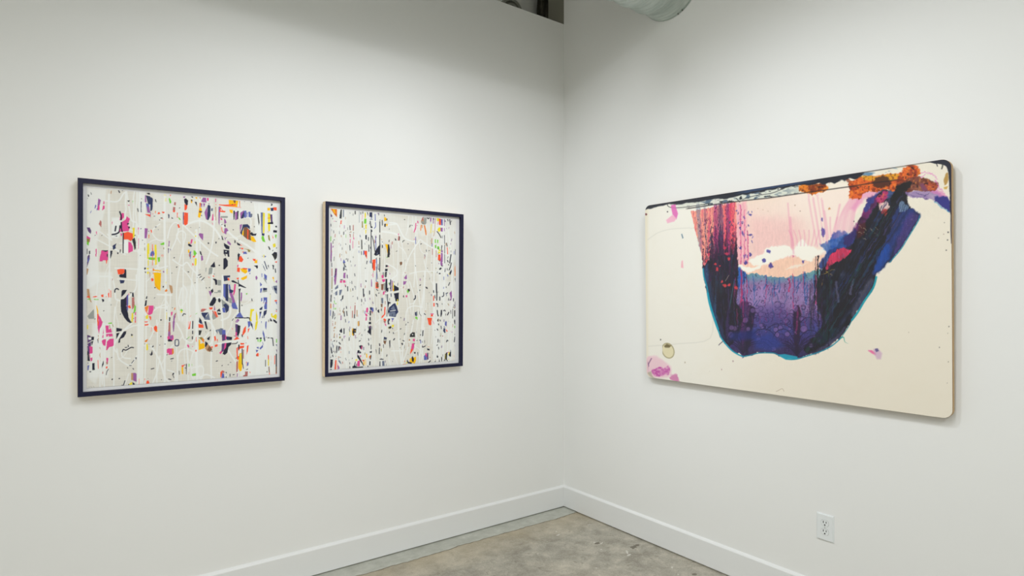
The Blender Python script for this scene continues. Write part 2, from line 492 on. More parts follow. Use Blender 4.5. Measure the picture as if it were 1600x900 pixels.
def frame_sheet(F, sheet, d_top, d_bot):
    x0, z0, W, H = F; t = math.atan2(d_top - d_bot, H); u0, u1, v0, v1 = sheet
    def fn(U, V):
        u = u0 + U * (u1 - u0); v = v1 - V * (v1 - v0); y = 0.0182
        return x0 + u, -d_bot + y * math.cos(t) - v * math.sin(t), z0 + y * math.sin(t) + v * math.cos(t)
    return fn
def panel_sheet():
    y0, z0, W, H = P3; t = math.atan2(0.050 - 0.036, H)
    def fn(U, V):
        u = U * W; v = (1 - V) * H
        return -0.036 - v * math.sin(t), y0 - u, z0 + v * math.cos(t)
    return fn

INK = {k: np.array(v) / 255.0 for k, v in dict(
    K=(40, 42, 60), k=(54, 54, 56), N=(52, 60, 98), p=(228, 78, 150), r=(252, 92, 56), y=(242, 224, 56), o=(254, 196, 14),
    a=(238, 136, 52), v=(160, 98, 166), V=(98, 70, 122), b=(96, 106, 184), s=(112, 122, 146), g=(126, 212, 66), G=(150, 138, 62),
    t=(196, 154, 116), m=(188, 116, 112), B=(132, 92, 66), e=(158, 162, 158), W=(242, 244, 242), L=(226, 223, 214)).items()}

def draw_tiles(S, tiles):
    for (ox, oy, sc_), text in tiles:
        for line in text.strip().replace(';', '\n').split('\n'):
            line = line.strip()
            if not line: continue
            code, rest = line.split(None, 1)
            for part in rest.split('/'):
                pts = np.array([[float(q) for q in t.split(',')] for t in part.split()]) / sc_ + (ox, oy)
                c = INK[code[0]]
                if '~' in code: S.stroke(pts, float(code.split('~')[1]) / sc_, c, smooth=len(pts) > 2)
                else: S.poly(pts, c)
def make_print1():
    S = Sheet(500, 540, frame_sheet(F1, SHEET1, 0.050, 0.042), 3)
    weave = 0.012 * S.noise(1.0, 30) + 0.012 * S.noise(30, 1.0)
    S.img[:] = INK['L'] + weave[..., None]
    Wh = np.array((240, 242, 240)) / 255
    rs = np.random.RandomState(11)
    # milky white areas
    for pl, a in (([(134, 294), (166, 296), (164, 330), (152, 380), (156, 440), (134, 455)], .75), ([(398, 305), (436, 308), (436, 590), (386, 592), (384, 520), (398, 470)], .85),
                  ([(175, 340), (190, 340), (186, 372), (174, 372)], .9), ([(136, 425), (176, 425), (172, 520), (150, 600), (136, 590), (150, 500)], .55), ([(145, 505), (176, 505), (170, 590), (140, 590)], .6),
                  ([(216, 296), (227, 296), (223, 604), (214, 604)], .8), ([(372, 395), (400, 395), (400, 470), (372, 470)], .7), ([(240, 300), (335, 306), (330, 345), (300, 350), (240, 345)], .45),
                  ([(280, 450), (320, 440), (330, 500), (300, 520), (280, 500)], .45), ([(340, 310), (400, 312), (400, 340), (345, 345)], .5), ([(370, 480), (400, 470), (395, 590), (375, 592)], .75),
                  ([(300, 540), (318, 540), (316, 597), (296, 598)], .5)):
        S.soft_poly(pl, Wh, 2.0, a)
    def wl(pts, w, a=.9): S.stroke(pts, w, Wh, a, 0.6)
    # long verticals, loops and sweeps of white line
    for x, y0, y1, w in ((171, 304, 470, 2.4), (227.5, 298, 600, 2), (213, 298, 380, 2), (258, 300, 604, 3.2), (266, 380, 520, 1.5), (307, 360, 602, 4.0), (331, 420, 600, 2.4), (293, 470, 600, 2),
                          (404, 305, 590, 3), (415, 305, 590, 2.2), (347, 430, 520, 2.5), (196, 300, 345, 2.5), (209, 300, 360, 2), (312, 300, 420, 1.8), (424, 320, 588, 2), (371, 470, 560, 2.5), (286, 350, 500, 1.6),
                          (179, 480, 604, 2.2), (163, 505, 604, 2), (157, 520, 604, 2), (245, 500, 604, 2), (276, 540, 600, 1.8)):
        k = 6; ys = np.linspace(y0, y1, k); wl([(x + rs.uniform(-1.4, 1.4), y) for y in ys], w)
    for pts, w in (([(165, 314), (184, 315), (193, 303), (198, 300)], 2.4), ([(198, 300), (203, 330), (206, 345), (215, 352), (216, 395)], 2.2), ([(156, 362), (175, 376), (168, 366)], 1.8), ([(151, 374), (170, 384), (196, 398)], 2),
                   ([(250, 350), (240, 358), (239, 366), (247, 375), (257, 376)], 1.8), ([(262, 372), (266, 356), (273, 348), (279, 352), (276, 372), (268, 390)], 2), ([(282, 380), (276, 368), (283, 361), (290, 366), (287, 382), (280, 410)], 1.8),
                   ([(290, 352), (305, 346), (318, 346), (334, 356), (345, 372)], 3), ([(285, 350), (310, 375), (328, 392), (340, 400)], 2.6), ([(335, 340), (332, 380), (322, 412)], 2.4), ([(270, 406), (284, 415), (292, 410), (300, 420), (318, 440)], 2.2),
                   ([(281, 416), (277, 440), (276, 470), (280, 500)], 2), ([(286, 445), (292, 455), (290, 470), (282, 480), (279, 470), (284, 450)], 1.8), ([(246, 460), (268, 461)], 2.6), ([(240, 480), (262, 480), (260, 470)], 1.8), ([(236, 488), (262, 480), (258, 560)], 1.8),
                   ([(130, 431), (160, 432), (175, 434), (180, 455), (182, 468), (196, 468), (212, 452), (213, 430)], 2.4), ([(154, 432), (152, 450), (150, 480), (152, 510)], 1.8), ([(184, 436), (213, 438)], 1.6), ([(180, 419), (235, 421), (262, 416)], 2),
                   ([(183, 545), (186, 560), (196, 568), (204, 570), (214, 556)], 2.4), ([(190, 548), (192, 558), (204, 560)], 2), ([(196, 515), (214, 508), (240, 512), (234, 530)], 2), ([(206, 505), (190, 520), (178, 540), (182, 550)], 2.4),
                   ([(236, 540), (246, 556), (252, 570), (258, 590), (270, 600)], 2.6), ([(250, 556), (246, 580), (238, 600)], 2), ([(277, 600), (278, 560), (282, 548), (292, 545), (304, 550)], 2.2), ([(300, 575), (316, 572), (317, 586), (310, 598)], 2),
                   ([(262, 578), (274, 584), (272, 604)], 2), ([(312, 590), (322, 585), (335, 590)], 2.4), ([(306, 545), (300, 555), (296, 575)], 1.6), ([(276, 505), (284, 520), (288, 530), (300, 535), (306, 520)], 2.2), ([(322, 500), (330, 505), (336, 520), (330, 535), (322, 545)], 2.6),
                   ([(326, 520), (316, 530), (309, 520)], 2), ([(345, 350), (365, 370), (388, 385), (410, 400), (432, 412)], 3), ([(385, 382), (405, 402), (420, 440), (432, 480)], 2.4), ([(400, 340), (395, 300)], 2), ([(363, 330), (380, 330), (392, 345), (388, 362)], 2),
                   ([(330, 470), (345, 465), (352, 478), (360, 482), (357, 495), (346, 500)], 2.8), ([(340, 537), (362, 534), (380, 530), (395, 512)], 2.4), ([(355, 545), (362, 556), (370, 570), (372, 590)], 2.2), ([(390, 520), (398, 540), (402, 560), (400, 590)], 3),
                   ([(402, 500), (412, 490), (416, 470)], 2.4), ([(418, 480), (424, 510), (422, 540)], 2.2), ([(411, 500), (411, 530), (405, 540)], 2.4), ([(300, 440), (296, 480), (300, 510)], 1.8), ([(285, 420), (300, 440), (310, 480), (312, 520)], 1.6)):
        wl(pts, w)
    for i in range(34):
        x, y = rs.uniform(138, 430), rs.uniform(302, 590); k = rs.randint(3, 6); pts = [(x, y)]
        ang = rs.choice([1.4, 1.57, 1.75, 0.3, 2.6])
        for j in range(k):
            ang += rs.uniform(-.5, .5); x += 9 * math.cos(ang); y += 13 * math.sin(ang); pts.append((x, y))
        wl(pts, rs.uniform(1.2, 2.2), .7)
    draw_tiles(S, PRINT1)
    # small dark flecks scattered over the sheet
    for i in range(46):
        x, y = rs.uniform(140, 430), rs.uniform(304, 596); a = rs.uniform(0, 3.1); L = rs.uniform(.4, 1.6)
        S.stroke([(x, y), (x + L * math.cos(a), y + L * math.sin(a))], rs.uniform(.7, 1.2), INK[rs.choice(list('KKkkN'))], .85)
    # white lines that cross the colours
    for pts, w in (([(171, 304), (171.5, 400), (172, 470)], 2.0), ([(258, 300), (258.5, 420)], 1.6), ([(150, 530), (162, 522), (178, 520)], 1.6), ([(163, 505), (158, 540), (160, 600)], 2), ([(154, 540), (158, 515), (162, 505)], 1.8), ([(226, 299), (223, 600)], 1.4), ([(219, 299), (216, 602)], 2.2),
                   ([(404, 430), (405, 590)], 1.8), ([(421, 400), (421, 500), (424, 590)], 1.8), ([(411, 395), (410, 440), (411, 500)], 1.4), ([(414, 470), (406, 500), (403, 520)], 1.6), ([(418, 490), (413, 510), (416, 540)], 1.6), ([(340, 537), (365, 532.5), (385, 528)], 1.8),
                   ([(418, 400), (424, 440), (430, 460)], 1.4), ([(408, 405), (416, 425), (421, 445)], 1.3)):
        wl(pts, w, .95)
    return S.done()

PRINT1 = [((130, 292, 8.571), '''
K 62,100 80,110 82,135 68,135 / 100,70 110,80 118,110 108,105 / 60,150 68,150 62,165
t 372,60 385,50 380,95 368,95
K 468,48 480,45 498,75 492,88 480,80 / 515,48 538,48 530,62
v 205,155 240,180 222,250 220,318 190,310 195,250 ; p 205,250 222,250 220,318 195,310
b 165,240 180,250 165,295 155,290 / 115,312 95,350 100,358 112,335 / 185,290 200,290 185,325
p 272,195 288,195 288,235 270,235 / 268,250 290,252 290,295 255,318
m 232,445 250,470 245,545 210,500
V 50,545 90,545 112,590 105,632 70,600
p 50,655 100,685 90,740 50,710 ; G 50,690 92,700 85,745 52,735 ; g 50,735 82,740 75,790 52,770
p 172,598 185,600 185,645 175,625 / 387,470 395,465 392,505 386,500
K~20 440,530 430,590 ; K~20 495,525 485,600 445,630 390,640 ; k 415,655 462,655 455,668
p 520,350 548,355 550,410 510,450 490,450 492,410 ; K~20 492,335 510,390 510,440
p 585,395 628,430 610,480 600,520 630,540 610,595 520,600 490,605 505,480 570,440
K~18 512,480 515,560 525,600 ; K 590,490 618,485 612,505 590,508 / 600,538 625,532 630,550 612,562 / 487,520 510,515 505,560 488,560
r 540,620 600,602 665,625 670,690 640,730 600,705 545,705 ; p 500,620 525,625 520,665 505,655
K 528,615 546,615 544,890 528,890
y 662,545 692,550 688,680 668,680 ; K 688,648 700,640 704,655 690,660
k 655,705 692,680 705,730 708,820 690,850 675,780
p 605,735 640,745 668,800 668,860 605,888
W 547,712 604,712 602,890 547,890
N 395,790 450,755 435,795 440,825 400,845
K 360,855 395,855 390,900 365,900 / 495,835 508,840 500,885 490,875 / 455,880 475,878 475,900 458,900
p 245,850 335,850 335,900 238,900 ; K 245,850 333,850 330,862 300,870
p 167,832 182,832 182,900 172,900
K 50,830 60,830 60,900 52,900 / 78,860 98,855 98,900 78,900
k 590,185 628,182 620,200 605,205 ; p 600,242 622,240 618,260 ; g 660,185 670,190 668,225
N 770,205 785,195 780,290 785,345 770,335 ; K 722,290 735,288 745,335 735,340
v 818,110 840,115 850,210 815,205 ; N 840,115 900,130 900,240 870,235 ; b 840,220 880,230 900,350 860,340 ; v 860,260 890,280 890,350 860,345
r 815,365 900,372 900,405 860,385 ; k 850,85 890,80 900,105 870,105
v 818,555 868,558 852,690 816,690
p 735,545 745,545 742,640 738,640 / 740,690 750,690 745,835 740,830
y 860,760 885,755 888,900 855,900
K 815,760 825,755 825,780 ; G 815,815 832,810 830,855 815,850 ; a 875,640 888,640 885,690 875,690'''),
((235, 292, 8.571), '''
N 0,140 15,140 35,160 30,300 15,325 0,325 ; v 0,340 8,340 5,410 0,410 ; K 62,165 75,170 78,195 65,205
y 185,95 210,95 210,125 185,122 / 190,150 212,152 210,200 190,198 ; r 258,105 280,108 268,130 ; g 245,160 258,148 282,200 275,225 258,220
m 320,205 342,210 340,250 315,245 / 305,270 335,275 330,320 300,315 ; r 300,318 335,315 325,345 300,335
r 95,355 118,335 135,365 100,368 / 150,332 190,335 188,355 165,355 ; a 62,330 75,320 72,360 62,350 ; p 28,360 40,358 35,375
k 128,420 160,410 165,430 140,425 ; r 150,425 178,428 170,437
N 238,360 256,375 254,425 240,420 ; K 282,405 310,425 285,430
r 355,345 368,350 362,400 385,412 355,412 ; g 370,405 395,420 410,450 385,440 ; r 360,505 380,500 398,545 375,555
v 440,130 470,130 460,150 442,150 ; r 455,225 480,250 495,245 492,290 475,315 455,315 ; K 450,165 475,155 505,185 500,245 480,250 455,210
V 436,340 448,340 446,510 436,500 ; r 450,342 505,350 505,440 498,500 465,520 448,500
K 535,125 572,128 570,150 555,145 ; o 540,168 565,175 560,220 542,215 ; K 545,170 565,178 562,200 548,192 ; o 600,150 610,135 628,140 622,168
K 592,200 620,205 625,265 605,230
v 705,142 745,145 750,212 705,210 678,198 ; p 755,145 780,148 778,190 758,190 ; a 655,140 675,135 665,168
a 655,215 678,215 672,280 655,280 ; v 672,220 695,225 690,280 680,270 / 705,220 735,225 715,280
o 655,280 685,285 690,325 665,420 635,405 645,330 ; B 650,320 695,325 690,345 655,350
v 722,345 762,260 765,440 745,440 ; N 765,250 785,240 803,260 803,390 775,450 762,445 ; K 775,225 785,220 792,232 780,236
s 810,290 838,288 835,325 812,325 ; p 830,370 842,360 845,450 820,455 / 822,470 845,510 830,500
p 868,145 880,145 878,210 868,205 ; r 868,235 882,235 880,250 ; t 868,270 880,270 878,450 870,450
K 62,535 85,532 82,545 65,545 ; k 530,540 550,545 540,550 ; r 0,575 20,580 25,620 10,610
v 645,640 660,620 708,630 705,720 670,685 ; y 595,605 610,605 608,618 / 595,650 615,655 612,675 597,670 / 590,730 605,728 603,765 590,760
K 765,745 785,745 788,765 770,765 / 868,735 888,735 885,760 872,762
p 545,705 568,700 560,745 540,775 535,750 ; o 508,740 525,738 520,770 508,765 ; K 503,765 525,760 558,790 550,805 525,800 505,785
g 130,765 185,740 188,778 145,780 ; r 22,770 35,770 36,860 26,860 ; y 55,775 82,775 88,900 58,900 ; b 5,880 25,858 45,862 58,900 0,900
v 245,725 258,725 255,800 243,800 ; V 235,825 250,825 245,890 238,890 / 265,830 278,835 270,860 ; G 172,815 186,815 184,838 174,835
o 500,845 525,840 525,890 505,880 ; b 525,870 548,860 540,900 520,900 ; g 578,850 600,855 625,900 578,900 ; K 658,855 680,870 685,900 665,900'''),
((340, 292, 8.571), '''
o 145,170 280,178 262,270 150,262 ; B 205,175 245,180 232,228 215,205 ; r 15,235 90,240 250,232 240,255 90,258 20,248 ; r~6 80,255 310,278 ; a 288,180 298,180 300,270 290,270
o 155,305 205,310 200,360 165,345 ; v 10,270 38,262 30,400 22,520 10,480 ; r 40,275 70,320 105,325 100,345 20,335 ; W 45,295 60,320 40,320
e~24 50,405 125,405 ; p 35,410 65,430 60,450 40,440 ; v 85,425 105,440 120,480 90,500 ; k 52,500 65,500 62,515 52,512 ; K 85,510 105,505 105,545 92,535
v 92,550 125,555 145,590 120,600 115,640 85,620 ; r~8 52,545 60,590 80,615
K 210,320 230,320 225,440 212,440 ; v 230,340 280,330 275,430 235,450 ; K 262,320 280,325 275,430 262,440
v 300,350 350,315 350,420 305,420 ; N 320,390 355,320 385,320 345,420 310,430 ; b 355,320 385,320 380,415 355,415 / 388,340 400,345 398,405 385,405 / 410,335 440,335 440,410 412,405 ; s 430,355 465,365 460,405 435,415
v 295,510 330,500 315,560 300,620 ; N 325,560 335,505 400,500 430,530 432,570 390,540 350,545 330,600 325,650 300,620
B 350,545 390,540 440,590 445,720 390,700 345,660 340,600 ; o 335,590 348,580 345,660 325,640 ; r 395,570 412,572 408,710 395,700
K 430,625 455,605 480,630 522,625 510,655 455,655 ; o 445,655 480,670 520,738 480,740 445,720
K 355,190 365,185 360,210 / 420,190 460,195 455,218 440,205 ; k 530,360 545,365 560,480 550,520 538,440
b 575,345 605,345 600,620 585,620 ; y 605,345 632,352 625,620 605,620 ; s 585,350 600,350 600,610 590,610
N 590,620 628,625 622,660 590,650 ; g 590,655 615,660 638,745 600,730 585,690
o 665,280 705,285 700,320 665,318 ; N 705,285 750,280 745,325 712,325 ; r 742,275 790,275 790,318 752,315
y 668,355 705,360 700,600 675,590 ; V 700,370 730,370 735,480 712,480 ; K 668,480 740,470 745,500 670,498 ; r~7 670,420 700,420 ; t 672,590 685,610 668,610
K 768,525 790,520 795,545 775,545 / 745,580 795,585 792,615 742,612 ; r 730,640 748,690 735,690 ; g 768,640 792,640 780,700 768,670 ; G 672,650 690,645 705,730 680,710
y 735,770 770,755 778,800 745,815 ; k 672,795 690,800 708,840 690,845 / 730,850 748,845 735,865 / 780,810 795,815 785,835 ; K 735,895 760,870 795,880 795,900 730,900
K 48,655 62,660 80,715 60,710 ; v 90,670 110,690 100,720 ; K 82,750 105,765 160,800 155,840 110,830 85,790 / 80,840 155,850 155,900 80,900 ; W 100,865 120,860 115,880
v 130,720 160,740 180,765 170,785 130,755 ; K 222,710 240,720 238,760 225,750 / 250,740 305,770 300,790 265,780 ; r 300,770 335,790 310,788
K 285,815 310,820 300,832 ; r 310,815 345,820 340,840 315,835 ; G 345,825 415,838 440,850 430,875 405,870 400,845 ; r 325,870 350,865 340,885 ; b 345,870 380,868 395,900 340,900
K 270,880 295,900 275,900 ; k 200,570 218,570 214,582 202,582 / 275,710 290,708 288,720 ; K 695,215 725,220 735,240 725,258 705,250 720,238'''),
((130, 397, 8.571), '''
V 60,30 88,0 92,60 70,130 52,180 ; b 62,70 85,40 80,90 60,120 ; t 50,190 75,200 60,270 50,280 ; p 165,0 182,0 180,35 168,35
p 235,0 335,0 335,80 320,85 265,85 262,100 220,98 225,40 ; K 318,0 335,0 333,50 320,30 ; r 305,82 325,82 318,130 310,130 ; K 362,0 388,0 380,30 368,65 360,40
K 555,200 575,205 580,230 580,322 490,312 482,285 500,270 540,268 556,245 ; r 455,210 500,198 552,198 555,250 530,268 470,275 ; N 488,345 560,352 545,390 500,395
K~16 425,510 430,475 455,462 475,475 ; m 390,325 400,330 396,358 390,350 ; t 52,465 82,470 100,600 120,650 100,640 60,560
r 52,565 92,560 92,585 55,585 ; g 60,600 105,598 100,612 62,612 / 140,600 210,605 208,615 150,612
r 130,570 170,560 200,568 160,580 135,580 / 240,545 275,540 275,578 245,572 / 300,565 320,568 310,577 / 345,465 378,490 375,585 340,580 332,530 350,510
K 250,598 280,605 285,630 262,645 ; e 60,830 145,735 150,865 80,868
o 175,685 185,690 205,760 205,800 190,800 ; r 188,800 210,800 205,900 188,900 ; p 205,810 235,850 255,900 210,900 ; k 268,755 292,752 275,768
K 515,500 530,480 590,480 560,530 510,580 / 505,605 545,600 580,565 578,700 605,800 610,850 640,900 590,900 550,850 510,770 502,680
V 575,570 592,545 595,740 580,740 ; b 592,545 605,540 603,760 592,755 ; p 605,530 620,525 605,560 ; K 615,510 655,512 640,525 / 655,515 675,515 683,580 655,570
m 652,580 685,580 690,680 680,720 655,745 ; g 690,675 708,700 705,760 685,790 675,780 ; r 595,695 630,685 645,725 615,725
y 650,790 670,785 675,830 665,900 645,900 ; k 665,785 690,782 680,795 / 668,860 685,855 684,870
p 695,780 708,770 708,815 695,820 / 693,840 708,840 706,900 695,900 ; m 742,650 750,650 750,900 742,900
K 490,805 510,792 505,812 / 845,570 860,560 858,600 838,598 / 835,620 855,615 848,690 820,700
a 820,715 860,690 880,690 860,770 830,740 ; p 880,690 900,690 900,820 870,810 ; r 820,740 850,760 880,820 860,800 ; y 835,830 870,810 870,865 840,870 ; r 880,830 900,830 900,880
y 855,0 875,0 880,60 860,75 / 865,80 880,80 878,160 865,160 ; g 875,45 900,45 900,75 878,75
K 815,185 835,178 845,195 830,210 815,205 ; y 850,185 880,185 880,210 852,205 / 855,235 880,235 878,265 855,265 ; K 820,235 845,238 840,258 ; t 885,240 900,245 895,350'''),
((235, 397, 8.571), '''
b 0,0 55,0 50,20 20,30 0,25 ; y 60,0 85,0 88,140 65,150 ; g 0,45 60,48 60,80 0,80 / 95,45 130,42 128,100 105,110 ; r~7 30,0 30,150 ; r~5 150,30 150,15 170,15 165,40
o 30,205 145,220 140,235 50,225 ; a 30,190 50,195 55,225 30,228 ; o 45,245 145,250 135,490 95,470 60,430 ; a 30,250 45,250 42,280 ; r 10,330 25,320 45,335 40,365 15,362 ; a~6 60,390 110,470
K 52,445 72,440 72,455 55,458 ; v 168,225 188,228 185,250 170,245 ; y 218,200 228,200 226,270 218,265 / 205,370 214,372 208,420 ; K 165,428 180,425 180,448 165,450
a 190,495 215,465 232,490 210,508 ; t 250,410 290,425 300,470 300,520 275,525 260,470
p 0,690 45,690 45,740 25,800 0,810 ; e 45,710 62,700 55,740 ; r 0,830 12,840 10,880 0,890
K 310,45 325,40 328,55 312,57 / 345,170 362,165 360,182 345,182 / 492,232 520,232 518,248 505,245 ; k 590,380 605,378 603,390 592,390
K~10 640,285 672,272 / 660,315 685,298 / 685,350 722,315
b 525,10 545,0 538,70 530,60 ; m 515,0 535,0 530,40 518,35 ; g 580,0 612,0 605,20 585,25 ; r 570,25 600,22 590,45 570,45
y 592,60 618,55 620,120 612,155 592,155 ; r 560,120 575,125 578,158 562,150 ; K 668,0 690,0 685,30 ; v 675,25 700,20 708,80 680,92
e 785,190 815,170 835,190 825,265 775,275 ; K 825,140 858,100 870,175 840,180 800,165 ; e 740,185 752,185 745,240 738,240
k 845,262 862,262 860,278 ; r 835,285 855,292 850,308 832,300 / 765,300 790,310 792,325 ; K 830,330 870,330 895,350 895,410 870,415 860,360
K 740,440 755,450 750,470 / 780,445 798,440 795,460 / 805,490 835,460 845,500 825,525 ; v 780,490 810,500 820,520 808,570 790,530 ; e 845,510 900,508 900,522 860,520
K 800,650 840,580 865,575 883,610 870,650 835,695 795,695 790,670 ; r 780,718 835,710 830,740 800,745 ; v 855,670 870,750 850,750
m 680,735 760,735 700,775 672,770 ; r 690,730 740,732 700,740 ; N 680,785 780,780 740,830 745,850 720,860 690,820 ; s 745,840 780,785 800,880 735,880 715,865
m 820,755 840,760 880,830 900,850 880,850 850,810 ; e 830,780 850,810 885,855 840,880 825,850 ; r 845,760 880,770 900,830 890,850 ; K 890,750 900,745 900,800 / 655,845 680,880 690,900 650,900
g 390,750 420,735 440,755 425,765 ; y 400,760 430,765 428,785 405,785 ; K~12 432,825 445,800 470,805
p 275,775 300,770 295,810 278,835 ; a 320,720 335,715 330,750 318,745 ; v 310,830 330,790 325,900 305,900 ; m 330,790 348,785 335,850 328,860
K 285,715 305,715 300,726 / 210,748 225,750 215,765 / 130,875 155,872 150,892 135,890 / 250,840 270,850 262,900 248,900 ; y 215,780 222,780 220,880 212,870 ; r~4 530,840 545,820 ; g~5 605,805 625,790'''),
((340, 397, 8.571), '''
K 85,0 110,5 105,35 / 130,0 155,0 158,40 135,35 / 78,60 110,50 135,90 135,160 90,210 75,200
N 75,290 165,285 168,310 130,315 150,350 85,365 ; r 130,320 155,322 160,360 140,350 ; K 265,0 300,0 290,60 270,105 ; r 290,40 310,20 345,75 325,110 280,100
p 260,150 280,140 275,175 262,175 ; r 262,180 300,185 295,245 258,235 ; o 300,195 340,190 395,215 400,240 370,265 320,235 ; r 330,185 400,190 395,208 345,205
b 405,190 445,195 440,230 410,245 / 420,255 440,250 432,275 ; o 315,320 395,285 390,325 340,350 310,335 ; r 250,320 285,315 280,340 260,340
o 495,95 530,70 530,125 490,120 ; r 465,65 510,65 505,95 480,92 ; K 480,155 535,150 540,180 525,200 510,175
y 600,10 625,10 622,50 600,45 ; b 625,20 650,30 630,50 / 590,25 605,25 600,40 ; k 720,0 800,0 790,50 765,85 745,40 ; r 760,105 795,95 790,120
v 505,300 522,290 535,320 520,350 507,335 ; k 398,50 412,50 410,62 400,60 / 12,145 32,142 30,160 14,160
K 180,355 210,350 260,380 385,450 370,455 290,430 275,400 190,375 ; K~10 275,350 285,435
b 75,400 110,400 105,600 75,560 ; N 105,400 140,400 145,640 105,620 / 150,460 215,490 195,520 155,520 ; b 145,410 165,405 175,470 150,480
p 222,400 245,400 235,500 215,560 205,540 215,470 ; v 155,520 195,520 225,620 190,620 ; e 145,580 190,590 190,660 155,650 ; b 195,620 230,630 272,740 200,730 185,690 ; v 185,560 210,560 235,640 200,660
K~16 290,470 292,780 ; K 275,470 310,460 300,500 ; b 270,800 300,775 345,850 240,840 ; K 230,845 430,850 430,862 235,860 / 380,840 440,850 445,900 430,900 420,865
v 310,510 328,520 325,600 315,640 305,620 ; g 375,530 395,520 400,535 385,545 ; K 450,590 462,600 468,630 455,630
e 0,345 45,350 45,420 0,420 / 0,485 40,480 45,515 0,515 ; K 5,600 25,588 45,620 30,650 5,635
e 50,600 150,680 150,740 90,760 60,700 ; N 70,680 110,660 155,700 145,760 110,790 100,720 ; b 60,720 100,720 105,785 70,780 ; K 0,750 25,725 40,770 0,765 / 0,785 48,790 40,810 0,812
v 240,890 270,865 290,880 285,900 ; y 440,735 490,735 485,760 465,770 450,860 460,900 435,900 430,820 / 510,750 535,830 535,900 510,890
b 585,260 605,255 605,310 588,310 / 620,260 660,290 655,350 625,340 ; e 610,320 640,330 658,400 630,360 ; b 565,375 595,410 570,435
b 570,460 600,455 580,520 568,515 ; N 600,450 660,455 660,490 590,515 ; e 600,490 660,480 660,505 610,512
b 580,590 598,585 598,625 580,640 / 612,580 662,580 660,740 625,740 615,660 ; r~4 600,655 660,655
N 560,730 600,700 598,745 560,750 / 555,770 590,770 560,850 ; b 560,800 590,790 570,860 555,870 ; N 620,760 660,745 650,800 600,860 590,850
N~12 625,100 660,200 / 600,140 640,220 ; K~12 680,150 690,190 / 740,150 745,200 / 770,200 775,245 ; K 670,145 700,150 690,180 672,170 / 725,150 755,150 750,180
o 730,310 750,305 755,340 735,335 ; y 735,340 755,350 770,390 ; v 770,370 795,345 795,390 ; s 725,430 795,420 795,540 750,500 ; N 725,440 795,460 795,490 740,480
y 690,545 705,545 700,700 688,695 ; t 685,420 692,420 692,540 685,540 ; G 688,650 698,650 695,770 685,770
r 760,615 795,615 795,635 762,635 ; b 770,635 795,640 790,680 ; K 775,735 795,740 790,755 ; r 775,755 795,760 785,780
y 710,800 730,790 735,830 780,800 795,830 780,880 745,850 720,845 ; K 680,880 705,855 735,900 680,900 / 740,870 775,885 780,900 745,900 ; r 0,820 8,830 0,860 ; K~8 195,890 208,865'''),
((130, 502, 8.571), '''
y 55,50 68,50 68,105 55,105 ; p 190,0 265,0 250,60 225,100 215,170 195,90 ; r 190,0 215,0 205,60 195,60 ; g 340,20 385,15 390,32 340,35 ; G~8 355,50 360,90 / 395,40 405,70
p 300,55 345,55 345,110 375,90 400,200 345,205 340,180 330,205 310,205 / 270,75 278,75 275,220 245,225 / 280,240 310,240 300,330 270,320 245,260 / 355,235 410,230 410,320 395,335 350,345 320,390 310,380 320,270
V 58,180 100,195 115,220 110,260 60,290 ; W 70,215 115,215 110,245 75,245 ; K 110,205 150,205 145,250 110,255 ; V 58,300 110,270 105,350 70,340 ; K 110,270 140,260 120,330
p 85,330 130,340 125,520 105,540 85,450 ; V 58,330 85,335 88,440 62,420 ; W 92,430 125,430 128,480 100,490 ; K 58,395 75,410 95,530 60,530
b 62,540 75,560 62,570 / 60,590 85,585 75,650 62,660 ; K 122,560 155,555 158,650 125,655 / 85,668 110,666 108,680 88,682
t~10 205,190 210,260 ; t~9 225,350 240,400 225,450 240,500 235,530 ; K~8 195,240 205,290
K 445,85 525,100 515,130 445,140 / 445,160 490,150 460,215 445,240 / 545,135 580,130 575,165 545,215 500,235 495,285 470,290 480,240
K 645,165 670,180 650,200 640,185 ; y 645,190 668,205 660,212 ; K~14 525,405 540,375 575,385 640,350 675,352 ; K~12 602,320 610,340 / 565,350 580,350
K~9 650,560 680,520 / 620,590 645,590 / 700,490 712,485 708,505 ; K~12 668,630 676,640
p 312,485 340,490 335,540 315,555 ; m 310,540 335,545 330,575 312,575 ; K 275,520 278,570 250,630 240,620
r~8 200,520 205,630 ; r 305,605 330,600 325,630 308,630 ; K~9 310,715 320,670 340,640 ; m 250,700 268,660 272,700
K 380,768 402,765 398,785 382,785 / 475,758 498,755 492,775 478,772 ; v 645,690 700,688 715,700 715,810 670,790 ; t 645,690 670,690 672,785 645,785
K~12 560,795 540,860 / 520,855 528,855 ; y 635,820 655,805 660,845 610,850 ; K 605,835 620,845 605,860 / 660,810 690,830 690,850 665,850
r 745,765 752,765 752,850 745,850 / 820,765 830,765 825,800 ; a 825,260 855,240 870,235 855,275 830,280 ; y 845,310 862,295 870,340 872,380 845,390 ; K 815,300 832,295 830,305 / 878,300 888,300 884,315
r 850,800 870,785 888,815 885,835 845,835 ; K 865,760 875,760 870,770 / 890,430 900,430 900,460 ; r 690,0 710,0 708,18 692,18 / 820,40 880,35 870,55 822,58 / 820,0 870,0 860,15 825,15
K 590,0 640,0 660,10 630,25 ; y 650,0 670,5 665,22 ; e~4 80,870 85,885 / 100,870 120,885 / 140,865 150,885'''),
